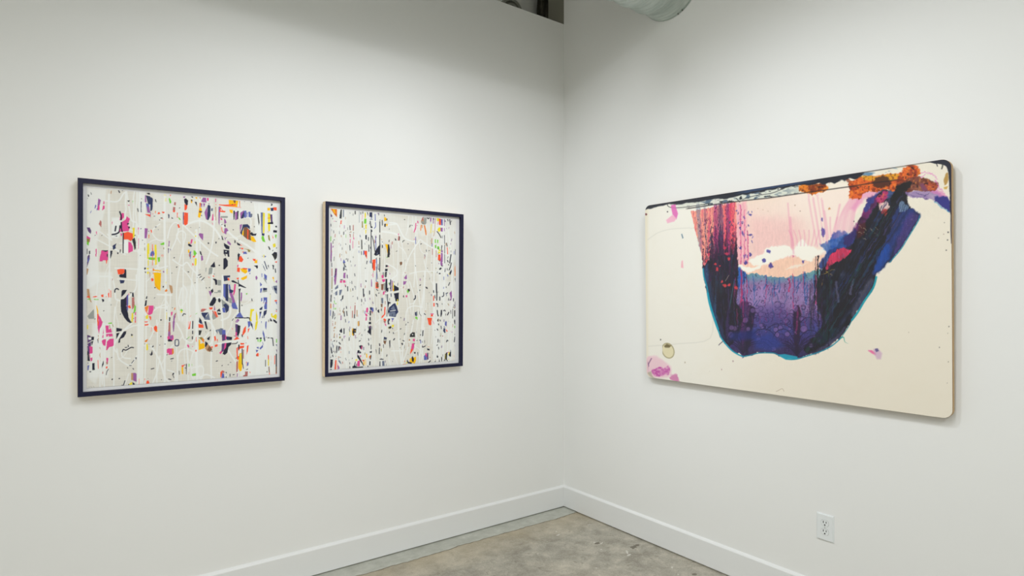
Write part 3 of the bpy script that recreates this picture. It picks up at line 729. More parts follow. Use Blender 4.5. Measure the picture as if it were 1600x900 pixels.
((235, 502, 8.571), '''
r 45,80 70,55 92,70 95,140 75,140 50,115 ; o 80,110 95,115 90,150 ; r 8,75 15,75 15,140 8,140 / 42,155 55,160 48,168 ; K 132,195 150,192 146,212 134,210
m 245,10 268,10 272,180 235,200 ; v 240,140 260,130 268,200 235,230 ; p 225,205 240,200 300,180 312,200 312,240 290,260 235,260 ; v 255,195 300,185 300,230 262,240 ; K 230,255 250,235 290,250 295,270 240,270
v 300,0 328,0 315,135 305,140 300,80 ; N~12 331,258 341,245 366,245 378,258 378,312 366,327 341,327 331,314 331,258
p 220,375 240,362 295,362 290,445 245,448 220,420 ; a 290,362 310,365 315,425 290,448 ; W 235,420 250,430 238,440
K~12 272,503 308,495 / 12,637 48,628 / 245,770 275,778 ; K 20,340 42,318 45,340 25,350 / 0,450 25,380 32,440 15,460 / 300,690 320,685 315,710 290,720 ; K~8 300,715 315,755
r 415,590 465,575 440,610 420,610 ; m 440,585 470,570 468,590 ; o 415,615 440,610 442,710 420,700 ; K 475,568 488,568 486,715 478,700 / 455,620 475,618 475,632
g 510,570 525,568 520,610 512,605 / 553,570 560,570 558,605 / 555,705 610,692 610,728 560,732 ; k~8 385,665 388,710 ; m~6 515,680 515,710
p 488,315 505,308 522,330 518,355 500,345 / 555,330 575,335 565,345 ; r 600,380 620,380 618,405 600,405 / 610,210 618,210 620,275 610,270
r 510,0 540,0 530,100 508,108 ; W 515,0 530,0 515,90 ; K~14 567,0 565,95 / 565,130 565,165 / 562,205 562,235 ; K 480,235 500,225 490,245 ; g~7 500,230 520,208
N 645,0 690,0 700,40 660,25 ; r 643,35 710,45 712,85 645,88 ; s 680,20 700,30 705,55 ; k 645,120 690,120 680,150 668,185 645,185
G 645,215 690,210 720,240 700,265 ; a 690,220 720,240 720,285 695,270 ; o 645,245 665,240 668,300 700,290 725,290 728,360 645,385
K 732,265 770,290 760,360 730,340 ; t 770,300 830,370 800,410 760,400 730,360 ; B 790,320 830,380 790,405 760,380 ; e 800,400 830,385 832,410 ; r 805,340 835,330 830,365
K 720,0 745,0 770,110 745,100 / 755,230 800,195 790,250 770,250 ; r 850,200 870,195 880,240 862,275 / 885,250 900,230 900,280 / 860,315 900,305 900,335 862,345
s 870,120 900,105 900,170 ; K~12 800,125 805,115 / 880,533 898,527'''),
((340, 502, 8.571), '''
s 0,110 40,95 60,100 60,180 30,180 ; N 30,90 80,100 65,110 ; b 60,110 105,115 108,190 80,250 60,230 ; V 55,180 100,170 110,250 60,265
p 105,180 120,200 125,240 100,240 ; K 120,200 195,210 190,250 150,250 130,230 ; N 110,205 160,215 155,250 120,250
V 55,290 100,280 90,370 50,420 ; K 115,290 185,280 180,310 145,345 130,420 95,450 65,435 90,370 ; p 95,290 118,285 110,350 95,370 40,440 20,420 60,380 ; V 60,300 95,290 80,400 52,410
K~10 190,300 250,295 265,275 ; v 235,0 280,0 270,15 240,15 ; V 235,35 270,40 262,190 240,180 ; K 265,45 305,60 298,140 270,220 262,180 ; p 240,140 258,150 250,230 235,200 ; r 215,245 260,205 295,235 225,250
r 350,90 380,60 375,140 330,200 332,150 ; K~12 325,180 330,205 ; b 400,0 440,0 435,60 410,90 ; N 440,0 465,40 475,120 460,80 440,50 ; r 405,100 430,90 410,150 402,145
y 510,0 540,0 520,100 500,125 500,60 ; b 580,0 592,0 585,30 / 630,0 655,0 650,110 638,90 / 605,115 630,180 638,220 615,220 600,160
K 515,220 590,215 590,235 515,238 ; g 530,240 585,238 590,260 560,285 535,270 ; N 610,220 640,215 640,260 625,270
b 515,350 540,340 570,350 605,310 605,345 575,375 545,370 ; b~6 600,280 610,310 ; b 508,380 545,385 520,420 ; r 515,440 535,420 570,440 545,470 515,465 ; K 512,455 530,455 522,470
K~12 672,220 735,225 / 735,230 745,325 ; g 780,235 795,235 795,285 780,285 ; s 775,310 795,305 795,340 ; V 780,375 795,380 795,430
r 300,290 355,290 355,310 310,315 / 270,350 300,330 355,325 350,355 300,365 280,390 ; K 275,310 295,310 285,395 275,380 ; r 250,360 270,340 270,470 300,480 270,520 255,500
o 290,430 320,420 330,600 320,660 300,670 275,630 275,560 ; y 300,440 320,430 315,640 ; K~13 328,370 330,570 ; K~10 335,570 345,630 ; m 340,380 352,380 350,500 340,500
m 248,540 272,530 270,670 248,680 ; r 390,330 415,315 405,400 385,450 / 380,540 390,535 385,610 ; b 395,550 415,545 410,590 390,600 ; K 370,650 405,630 405,645
m 365,670 405,668 400,735 345,740 335,725 365,715 ; K 50,590 65,582 68,595 55,600 / 130,578 148,572 145,588
r 35,680 60,655 90,665 60,700 45,755 35,740 ; b 60,690 85,700 92,755 50,760 ; m 60,660 90,665 90,690 60,690 ; K~10 110,680 118,690 / 165,705 165,735 / 205,715 222,712 / 112,740 116,755
v~10 265,700 262,735 ; r~8 430,675 435,690 ; r~7 400,200 405,235 ; r 190,90 200,90 200,120 ; k~10 640,520 640,600 / 660,670 660,680 / 715,545 715,600
y 672,510 688,510 685,600 672,590 ; r~12 678,455 680,505 ; B~12 685,610 690,680 ; r~10 692,690 694,710 / 765,460 762,570 ; r~14 710,460 712,520 ; K~16 785,440 785,600 ; B~16 785,610 785,690 ; r~6 778,690 785,705
K 750,0 795,0 795,30 770,20 ; t 670,0 690,0 690,15''')]
IMG1 = make_print1()
def make_print2():
    S = Sheet(360, 440, frame_sheet(F2, SHEET2, 0.051, 0.042), 5)
    weave = 0.012 * S.noise(1.0, 30) + 0.012 * S.noise(30, 1.0)
    S.img[:] = INK['L'] + weave[..., None]
    Wh = np.array((241, 243, 241)) / 255
    rs = np.random.RandomState(21)
    for pl, a in (([(514, 322), (596, 330), (590, 420), (575, 500), (590, 570), (514, 580)], .62), ([(678, 338), (714, 342), (714, 400), (700, 430), (690, 470), (680, 420)], .6), ([(676, 440), (714, 440), (714, 570), (676, 570)], .55),
                  ([(640, 340), (682, 338), (682, 360), (660, 370), (640, 356)], .4), ([(596, 330), (640, 345), (640, 380), (596, 380)], .3), ([(600, 430), (626, 420), (622, 500), (598, 520)], .5), ([(590, 500), (625, 530), (620, 575), (590, 575)], .35)):
        S.soft_poly(pl, Wh, 3.0, a)
    def wl(pts, w, a=.9): S.stroke(pts, w, Wh, a, 0.6)
    # dense upright white strokes
    for i in range(120):
        x = 516 + 196 * (rs.rand() ** 1.35); y0 = rs.uniform(322, 560); L = rs.uniform(30, 130); k = 5; d = rs.uniform(-.12, .12)
        ys = np.linspace(y0, min(y0 + L, 582), k)
        wl([(x + d * (y - y0) + rs.uniform(-1.2, 1.2), y) for y in ys], rs.uniform(.8, 1.9), .8)
    for i in range(26):
        x, y = rs.uniform(520, 700), rs.uniform(330, 560); pts = [(x, y)]; ang = rs.uniform(0, 3.14)
        for j in range(5):
            ang += rs.uniform(-.8, .8); x += 7 * math.cos(ang); y += 9 * math.sin(ang); pts.append((x, y))
        wl(pts, rs.uniform(1.0, 1.8), .75)
    for pts, w in (([(609, 348), (620, 350), (626, 362), (631, 371), (640, 376), (650, 378)], 2), ([(598, 362), (612, 364), (624, 368)], 3), ([(605, 352), (620, 350)], 2.2), ([(656, 374), (680, 390), (706, 400)], 1.4), ([(656, 375), (640, 400), (630, 430)], 1.6), ([(634, 500), (636, 484), (646, 478), (660, 480)], 1.8),
                   ([(678, 336), (678, 560)], 2.2), ([(692, 345), (694, 420), (692, 560)], 1.8), ([(700, 360), (706, 420), (704, 560)], 2.2), ([(640, 428), (660, 424), (700, 426)], 1.4), ([(664, 424), (660, 470), (654, 500)], 1.6), ([(622, 500), (624, 540), (628, 575)], 2.2), ([(646, 500), (638, 540), (628, 570)], 1.8), ([(612, 548), (630, 548)], 2),
                   ([(681, 500), (682, 560)], 3.2), ([(614, 520), (622, 516)], 1.4), ([(640, 440), (648, 470), (640, 475)], 1.5), ([(605, 440), (620, 430), (618, 420), (604, 412)], 2)):
        wl(pts, w)
    draw_tiles(S, PRINT2)
    for i in range(110):
        x, y = 517 + 193 * rs.rand(), rs.uniform(330, 572); L = rs.uniform(.3, 3.0)
        S.stroke([(x, y), (x + rs.uniform(-.4, .4), y + L)], rs.uniform(.5, .9), INK[rs.choice(list('KKKkksmtvG'))], rs.uniform(.4, .85))
    for i in range(170):
        x = rs.choice([517 + 75 * rs.rand(), 517 + 75 * rs.rand(), 676 + 36 * rs.rand(), 517 + 195 * rs.rand()]); y = rs.uniform(330, 570); L = rs.uniform(.8, 4.6)
        S.stroke([(x, y), (x + rs.uniform(-.7, .7), y + L)], rs.uniform(.7, 1.5), INK[rs.choice(list('KKKKKkksmtvVGb'))], rs.uniform(.6, .95))
    for pts, w in (([(522, 440), (524, 470), (521, 500)], 1.4), ([(519, 456), (528, 452), (536, 450)], 1.2), ([(530, 330), (529, 420), (530, 500), (526, 578)], 1.6), ([(518, 540), (524, 560), (532, 562)], 1.2), ([(518, 535), (530, 538), (536, 545), (526, 553)], 1.2), ([(600, 434), (606, 434.5)], 1), ([(601, 458), (614, 456), (624, 454)], 1.3),
                   ([(658, 378), (680, 390), (702, 400)], 1.0), ([(681, 352), (694, 354), (697, 362)], 1.3), ([(691, 510), (699, 515)], 1), ([(595, 425), (607, 424)], 1), ([(692, 340), (692, 420)], 1.0), ([(604, 455), (605, 480), (606, 500)], 1.2), ([(602, 497), (608, 495), (616, 496)], 1.4)):
        wl(pts, w, .97)
    return S.done()

PRINT2 = [((511, 321, 10.0), '''
a 55,50 160,55 160,190 120,150 ; o 95,55 120,55 130,130 100,100 ; V 58,130 85,160 80,190 60,175 ; k 215,60 235,65 230,210 195,205 ; s~14 260,70 258,180
r 215,240 232,235 228,290 210,298 ; p~5 110,248 130,250 ; K~8 140,252 150,255 ; K~12 62,295 64,325 ; g~14 62,490 60,555 ; v 58,590 75,580 80,760 70,900 55,860 58,700 ; K~8 65,840 70,880
K~10 108,540 118,540 ; k~7 115,805 110,865 ; t 195,770 208,745 210,800 200,830 ; b 255,870 265,840 285,880 290,900 250,900
K~12 360,320 362,385 ; m~14 412,315 412,390 ; k~8 365,415 360,425 ; k~9 415,425 418,432 ; m~12 365,455 365,495 ; p 408,500 420,498 430,530 415,535 ; p~10 365,530 365,585 ; p~8 405,560 405,670 ; K~12 358,625 362,700 ; K~9 293,602 298,612 ; g~6 296,455 298,505 ; k~5 285,405 298,392 / 325,345 327,385
k~16 442,90 442,135 ; s~5 505,90 505,270 ; K~9 528,110 530,140 ; K~10 562,95 560,130 ; K 622,100 640,115 648,155 635,150
y 590,120 605,110 612,150 605,205 588,200 ; g 582,210 618,210 615,290 580,285 ; y 595,300 622,300 620,370 600,370 / 598,385 618,385 610,450 598,440 ; G 545,255 560,240 565,350 545,350 ; p~5 555,150 550,225
K 600,465 622,460 622,540 598,525 ; K~12 648,500 648,550 ; k~16 542,545 545,680 ; t~10 497,560 500,610 ; K~10 495,650 505,650 ; b~8 500,710 502,740 ; k~10 537,720 540,770
b 565,710 585,700 582,775 565,775 ; r 585,710 628,712 628,845 600,790 585,760 ; K~12 655,620 655,720 ; K~14 690,380 690,900 ; N 665,110 700,110 700,190 665,180 ; K~14 675,250 690,350 ; s~8 670,220 690,222 ; K~12 628,870 622,900 ; k~6 410,800 412,820'''),
((581, 321, 10.0), '''
K~10 2,110 2,190 ; K~8 0,220 8,220 ; b~12 52,140 55,240 / 58,270 60,330 40,360 ; K~14 0,335 5,350 ; K~12 0,390 3,410
K~11 128,230 128,235 ; K~13 126,255 125,420 / 124,465 126,790 / 125,820 125,900 ; K~12 163,235 165,310 ; K~9 195,150 200,170
o 192,180 230,200 228,245 192,250 ; k 228,205 245,210 240,240 228,240 / 195,290 222,285 215,340 195,335 ; o 222,290 250,290 245,325 225,330
K~12 5,480 25,560 50,720 ; K 100,640 135,610 130,760 65,790 35,770 55,710 ; b~12 60,485 65,690 ; K~10 60,495 72,500 ; K~14 165,625 165,660 ; K~9 163,570 165,575
o 205,605 250,610 255,700 245,760 230,680 ; k 250,610 270,610 285,690 275,810 240,815 245,760 ; g~8 232,810 240,818
k~12 508,222 514,226 / 590,340 600,310 ; k~10 625,310 632,318 ; p 680,280 695,270 690,370 660,430 650,420 675,350
p 405,445 425,440 420,480 ; m 415,475 440,490 435,550 405,550 ; K~10 435,490 432,545 ; K 358,510 380,530 385,555 362,545 ; k~11 482,575 490,555 510,550 ; K~9 560,600 570,602 ; k~8 380,720 395,712
p~7 655,530 690,530 ; b~10 683,495 685,600 ; B 435,890 460,878 475,890 475,900 435,900 ; r 10,850 60,840 60,900 10,900 ; K 60,830 80,815 75,860 ; b~14 75,850 75,900'''),
((651, 321, 10.0), '''
e 110,195 155,200 150,280 130,305 110,300 ; m 85,195 105,185 110,240 70,240 ; t 65,240 110,230 110,300 70,280 ; e 75,250 105,250 105,300 80,290 ; a~14 70,310 62,390 ; t~12 85,310 85,350 ; a 110,310 130,310 150,400 155,465 138,465 125,390
K~7 100,182 230,190 ; K~14 165,200 180,210 195,200 ; v 210,195 230,195 228,240 218,270 208,240 ; v~12 258,200 260,280 ; m~8 288,200 285,290 ; p~16 15,250 20,275 ; p~8 0,320 8,315
y~12 228,300 218,430 ; y~8 255,400 260,420 ; t~8 285,300 280,400 265,480 ; y 310,195 350,195 345,250 315,250 ; p~6 325,320 335,260 ; r 345,205 380,215 378,320 348,318 ; b 380,215 410,220 410,325 380,320
y 320,380 345,345 375,345 370,400 345,420 ; v 372,350 410,350 408,415 372,405 ; k~14 318,410 350,450 378,505 ; v~9 432,215 432,320 / 432,360 432,400 ; K~9 432,470 435,600 / 436,620 436,900
K~12 480,215 490,245 ; K~14 515,220 525,300 ; k~7 545,240 532,265 ; t~14 236,520 232,600 ; b~10 240,600 238,640 ; m~10 245,680 245,770
g 280,530 298,530 300,590 282,585 / 318,535 338,540 335,590 320,595 / 280,625 305,615 305,670 285,665 / 320,640 350,640 358,700 320,680
y 330,700 372,690 372,750 335,755 ; r 332,770 370,765 372,870 345,865 330,850 ; k 385,620 400,630 388,720 378,720 ; v 375,720 415,690 415,870 390,900 370,900 368,860 380,790 ; m~9 305,700 305,805
K~12 62,605 75,600 ; K~10 148,695 152,720 ; K~8 188,710 200,705 ; V~10 125,770 130,800 ; m~8 128,800 122,830 ; k~12 465,590 475,640 ; r~12 475,660 482,760
K~16 535,770 525,830 515,900 ; K~14 480,860 490,885 ; k~6 480,830 490,800 ; K~9 603,690 603,770 ; m~8 615,800 612,900 ; g~6 515,660 517,675'''),
((511, 411, 10.0), '''
K~10 75,0 78,60 ; m~14 80,90 80,200 ; G~12 82,220 78,400 ; k~12 80,430 80,455 ; v 130,85 160,85 155,180 140,330 110,360 115,230 ; K 130,85 145,85 140,190 125,230
s 110,400 180,335 178,390 125,418 / 110,470 165,430 165,500 125,510 / 195,420 240,415 215,500 190,505 ; K 60,500 75,490 70,610 55,600 ; a~16 62,640 62,700 ; b~12 57,740 55,820
K~14 120,540 130,560 ; g 110,580 130,600 125,620 150,625 145,645 115,640 / 105,695 145,700 140,725 105,730 ; v~10 105,640 105,690 ; K 95,740 125,780 125,820 85,880 85,850
K~14 265,0 275,30 295,60 ; K~16 262,75 262,115 ; K~8 275,100 305,100 ; v 260,155 292,150 288,240 255,235 ; V 310,175 325,190 328,245 310,230
K~14 215,262 240,262 ; p 205,275 240,275 238,310 205,308 / 250,265 290,270 288,310 252,308 / 272,330 295,340 300,370 285,360 ; K~14 290,360 295,370 / 325,370 325,435
K 240,510 260,500 255,560 235,575 235,550 ; K~12 215,578 230,572 ; K~14 255,740 250,760 / 270,760 275,830 / 308,755 315,820 ; K~10 270,705 260,725 ; K~12 305,680 308,710
t~10 200,700 180,810 ; v 215,820 230,815 228,890 212,890 ; K~10 130,845 120,875 ; m~14 400,750 398,850 ; m~16 440,665 435,790 ; K~16 432,805 430,855 ; t~14 470,740 470,830 ; m~10 440,625 442,635 ; p~8 370,680 370,710
K~16 568,405 572,525 ; K~12 540,565 543,605 ; k~8 435,360 436,380 ; p~30 630,710 625,760 ; p~28 610,800 620,820 ; K~8 640,785 650,790 ; p~20 615,850 612,890
N 670,690 700,690 700,740 672,730 ; K~20 678,750 678,810 ; m 690,745 700,745 700,790 ; K~18 675,850 675,890 ; K~14 608,275 612,290 / 665,435 665,485 ; K~8 595,80 605,85 ; K~10 620,0 622,15 ; K~6 362,305 368,310 ; v~12 695,260 695,360'''),
((581, 411, 10.0), '''
r 10,0 55,0 55,115 20,115 10,50 ; K~10 10,0 12,80 ; G~8 30,120 25,145 ; b~10 75,0 78,100 70,280 ; N~8 70,60 90,250 ; K~8 100,20 100,95 115,95 ; K~14 125,0 122,130
r 60,300 100,305 110,370 100,400 60,395 ; B 70,310 108,320 108,380 75,380 ; K~10 75,290 95,300 ; p~10 20,160 20,220 ; v~8 0,300 2,370 ; K~12 75,410 95,430 / 105,470 115,468 ; K~14 65,490 75,515
e 165,150 190,130 200,200 180,230 ; p 155,190 175,180 190,235 160,240 150,215 ; K 215,30 250,35 250,60 215,65 ; p~10 258,50 258,55 ; K 205,90 248,90 245,130 235,150 230,220 205,225
p 155,255 210,250 205,290 170,300 ; m 145,330 185,325 180,430 145,420 ; B 150,330 180,330 178,400 150,420 ; e 185,320 215,310 215,410 190,440 ; p 170,460 205,430 210,480 175,500
K 215,245 240,250 245,390 262,385 258,440 225,470 212,470 / 215,490 255,485 255,600 300,615 270,640 255,700 270,760 240,840 230,830 235,620 ; g 260,310 280,305 285,330 265,335
N 285,260 300,250 305,440 290,440 ; v 308,270 325,280 330,420 315,440 ; y 330,300 340,310 345,380 325,400 ; o 325,400 345,390 350,450 330,455 ; K 345,340 420,385 420,435 345,455 / 342,475 422,460 420,595 370,600 360,540
N~14 300,480 303,520 ; y 395,565 410,570 405,600 395,600 / 388,610 410,615 405,660 390,655
N 265,700 320,640 365,625 390,680 415,765 385,800 375,840 330,845 270,830 ; s 290,720 340,660 375,740 345,735 / 275,770 360,755 380,820 340,840 270,825 ; K~10 320,800 322,825 ; W~12 290,670 330,630 ; W~10 290,748 370,738
s 145,545 180,545 180,630 150,630 ; B 140,640 170,635 165,690 145,690 ; K~12 150,715 150,745 ; r 195,690 215,680 210,800 180,840 150,870 155,830 190,800 ; m~10 210,600 212,640
r~30 195,880 210,890 ; K 240,865 285,870 280,900 245,900 ; b 300,860 350,862 325,900 ; K 85,740 115,720 120,780 95,770 ; b 0,690 25,700 30,750 0,780 ; m 0,760 20,760 10,800
v 500,235 545,175 550,250 520,255 / 490,285 545,285 520,335 490,340 ; m~10 495,370 490,390 ; m~8 515,150 530,155 ; g 545,425 560,420 580,450 570,475 550,455 ; k 555,405 590,400 598,435 575,450
p 525,505 550,500 555,530 535,540 ; K 490,505 500,500 505,540 485,530 ; K~18 680,510 678,550 658,570 ; B 435,0 475,0 470,25 445,40 ; K~8 680,40 685,50 ; N 670,770 700,760 700,830 675,820 ; g 675,840 700,835 700,870 680,870 ; K~10 450,850 455,858 ; k~8 345,290 350,300'''),
((651, 411, 10.0), '''
v 365,0 410,0 405,40 375,40 ; K 380,35 420,40 405,58 385,50 ; K~26 362,95 375,85 ; K~20 355,165 362,165 ; K~14 540,0 525,60 505,110 ; K~8 445,85 445,110 ; K~10 475,85 478,110 ; y~10 495,170 510,175 ; K 510,150 540,100 545,140 525,185 512,180
r~10 615,0 612,60 ; a 590,80 600,30 610,200 590,205 ; K 590,240 605,235 622,290 605,300 ; K~12 515,305 495,350 ; K~20 308,325 310,460 ; K~16 315,470 312,580 ; K~14 262,430 265,460 ; r~16 265,520 265,585 ; r~20 270,630 270,670
K~16 360,530 360,580 ; K~14 420,460 420,510 395,525 ; K~12 455,480 485,465 ; v 510,470 545,430 550,520 540,580 510,585 530,550 ; K~8 515,575 530,580 ; K~14 60,340 50,350 ; K 130,370 165,375 175,405 150,400 ; K~12 48,420 45,430 ; K~8 165,80 170,82
K~14 305,635 325,640 328,680 ; K~8 395,630 400,650 ; K~16 320,740 325,790 335,825 ; K 375,735 398,730 395,800 380,845 370,830 ; K~14 420,745 435,735 445,750 ; K~16 500,770 480,810 ; K~10 530,740 535,790 ; k~10 562,720 560,860 ; V 595,640 605,620 605,700 590,705 ; k 585,735 605,735 600,830 585,840
K~14 120,790 135,805 ; t~10 135,740 135,770 ; k~6 45,760 45,790 75,830 ; p~14 220,795 260,795 ; r 225,805 250,800 255,835 215,835 / 160,855 240,855 235,900 175,900 ; K~14 590,890 600,900 ; k~20 335,880 330,900 ; e~16 5,760 8,815 ; g~14 8,850 8,880'''),
((511, 501, 10.0), '''
t~12 135,20 130,60 ; t 110,100 130,90 130,115 105,130 / 100,150 120,145 110,175 ; t~12 120,200 110,260 ; K~10 112,262 120,258 ; m~8 160,210 158,260 ; K 195,160 235,110 240,185 215,185 ; K~16 268,125 268,200 ; v~12 270,235 270,270
K~14 197,210 200,218 ; G 190,250 215,245 215,275 195,275 ; K~14 110,320 120,310 ; K~10 155,310 155,330 ; K~16 190,340 210,365 ; K 148,385 205,400 190,460 150,510 145,490 ; m 205,405 225,420 200,470 ; a 210,475 225,470 215,505
K 60,400 80,430 90,510 70,510 60,450 ; s 85,360 110,390 100,440 ; K~14 90,535 95,560 ; K 55,600 95,605 90,690 78,735 52,735 ; K~16 58,765 70,760 ; K~10 60,570 66,565
r 130,612 165,615 170,700 165,765 118,762 ; v 170,690 195,720 195,750 172,760 ; s 170,612 205,620 230,680 200,660 ; r~8 140,590 170,590 ; a~8 165,560 200,570 ; s 200,555 225,580 205,575
K~8 140,553 145,556 ; K~10 300,605 303,612 ; K~12 358,655 360,675 ; K~14 360,715 360,740 ; o 392,120 415,120 412,240 392,220 ; K 410,120 460,125 455,190 430,190 430,230 412,235 ; o~10 440,150 442,165 ; y~10 362,165 360,230 ; k~8 368,245 370,248
t 480,10 510,0 512,70 500,90 480,80 ; o 482,10 492,8 492,80 482,78 ; m~7 520,185 500,215 ; K~9 545,215 548,235 ; K~14 505,320 520,310 ; K 500,395 530,380 560,390 550,450 520,440 ; p~14 540,440 545,400 ; K 475,470 495,455 535,490 530,510 475,505 ; W~8 510,485 515,490
K 470,525 500,545 535,610 580,700 575,710 510,620 475,570 ; p 510,535 540,545 520,580 ; r 545,610 585,610 580,640 560,630 ; o 565,640 590,640 588,700 570,680 ; o~10 600,600 610,700 ; o~18 620,520 622,570
y 440,605 480,595 470,625 445,625 ; K~12 445,640 430,700 ; p 480,625 515,620 515,710 475,715 470,680 ; K 395,715 440,690 460,720 560,712 570,735 400,740
K 650,20 690,15 690,55 650,55 / 650,90 690,80 690,230 670,210 630,175 650,140 ; K~12 650,280 655,310 ; K~14 648,350 655,380 ; k~14 690,380 690,440
a 655,555 680,535 690,580 660,590 ; K 665,480 700,475 700,500 670,500 ; K~14 690,540 680,600 ; K~20 672,640 670,685 ; K~14 640,705 640,725'''),
((581, 501, 10.0), '''
m 180,0 220,0 215,40 190,30 ; p 195,40 220,50 228,85 212,80 ; K 245,0 270,0 268,35 285,50 250,60 ; v~14 320,0 322,10 ; G 255,100 300,80 310,110 285,128 255,120 ; y 310,65 345,60 345,95 315,105 ; K 265,95 300,85 305,115 275,125
K~12 158,145 153,180 ; K~14 335,185 340,200 ; K~16 340,300 355,280 ; N 190,250 238,265 232,290 185,285 ; e 185,285 232,290 230,310 180,305 ; B 180,310 230,315 210,375 185,345 ; K 270,310 290,300 290,400 280,440 272,380
K~16 120,360 125,390 ; p~8 135,370 135,385 ; K~14 120,425 118,515 ; k~12 182,375 185,420 ; G~12 148,440 150,475 ; K~8 65,450 75,510 ; K~12 238,530 232,555 ; K~14 130,600 180,602 ; K~10 150,590 155,590
K~16 130,640 128,705 ; s 160,630 195,625 200,705 165,705 ; K~10 228,675 228,700 ; y~8 40,630 40,700 ; K~8 0,470 3,500 ; K~14 445,130 455,125 ; K~10 530,70 535,50 / 560,25 572,30 ; K~9 440,290 448,285 ; K~14 485,308 502,318 ; K 458,350 480,345 490,370 472,385 ; K~9 440,422 446,425
k 595,215 630,180 670,180 675,255 590,258 ; W 625,210 645,208 640,230 ; t 575,290 595,280 600,310 580,318 ; p 640,285 670,280 670,325 640,315 ; t~10 578,350 575,400 ; p 625,355 665,350 655,440 610,470 615,420 ; r 610,440 650,450 600,525 600,490 ; K~8 655,355 675,355
k 655,490 680,485 685,510 665,520 ; o 590,590 690,560 690,620 670,670 590,650 ; K 620,570 640,550 660,600 650,650 625,630 / 555,600 570,640 625,650 620,675 560,665 545,630 ; y~14 540,660 550,650 ; a~8 485,682 540,678 ; a~10 510,640 520,620 ; K~9 568,522 572,526 ; K~8 325,632 330,640'''),
((651, 501, 10.0), '''
r 175,0 230,0 230,60 215,75 185,60 ; p~6 250,0 275,60 ; K~10 335,0 335,10 ; K~14 340,50 342,65 / 320,130 330,148 ; K~9 283,148 288,150 ; b 440,30 455,0 470,20 465,90 440,70 ; N 425,80 445,110 448,190 430,190 412,160 ; r 450,120 485,165 465,175 455,140
K 580,0 605,0 605,70 590,50 ; g 585,80 600,75 598,120 585,110 ; K 90,150 108,150 100,240 85,240 ; K~12 370,238 373,240 ; m~12 400,240 412,238 ; K~14 465,330 475,305 490,315 ; K~14 595,255 585,330 ; K~9 592,212 600,216
K~14 335,290 330,335 ; K~12 315,385 325,375 / 340,415 348,445 ; K~14 90,395 95,412 135,395 ; K~12 45,305 60,300 ; b~14 60,310 65,350 ; K~10 88,320 90,340 / 0,312 12,305 ; a~8 180,408 195,405 ; K 160,430 200,440 205,465 165,460
b 112,550 130,530 160,540 155,612 115,615 ; p 130,510 150,500 165,560 145,560 ; V 160,500 180,500 185,605 160,610 ; k~8 190,510 195,520 ; m~10 205,570 212,575
K~16 185,650 215,625 ; K~12 285,640 295,630 ; K 315,530 340,565 325,580 312,570 / 345,640 352,590 362,640 / 380,560 398,570 395,635 382,635 ; k~10 408,530 410,560 ; K 420,625 440,590 445,625
G 440,520 455,510 455,610 435,590 ; k 455,500 480,490 470,615 450,615 ; p~12 480,495 500,490 ; y 495,490 530,490 520,540 490,540 ; K 520,480 537,480 535,560 515,560 500,540 ; y~8 490,600 510,600
r~8 565,530 565,560 / 588,535 588,565 / 560,595 560,625 / 585,595 585,625''')]
IMG2 = make_print2()
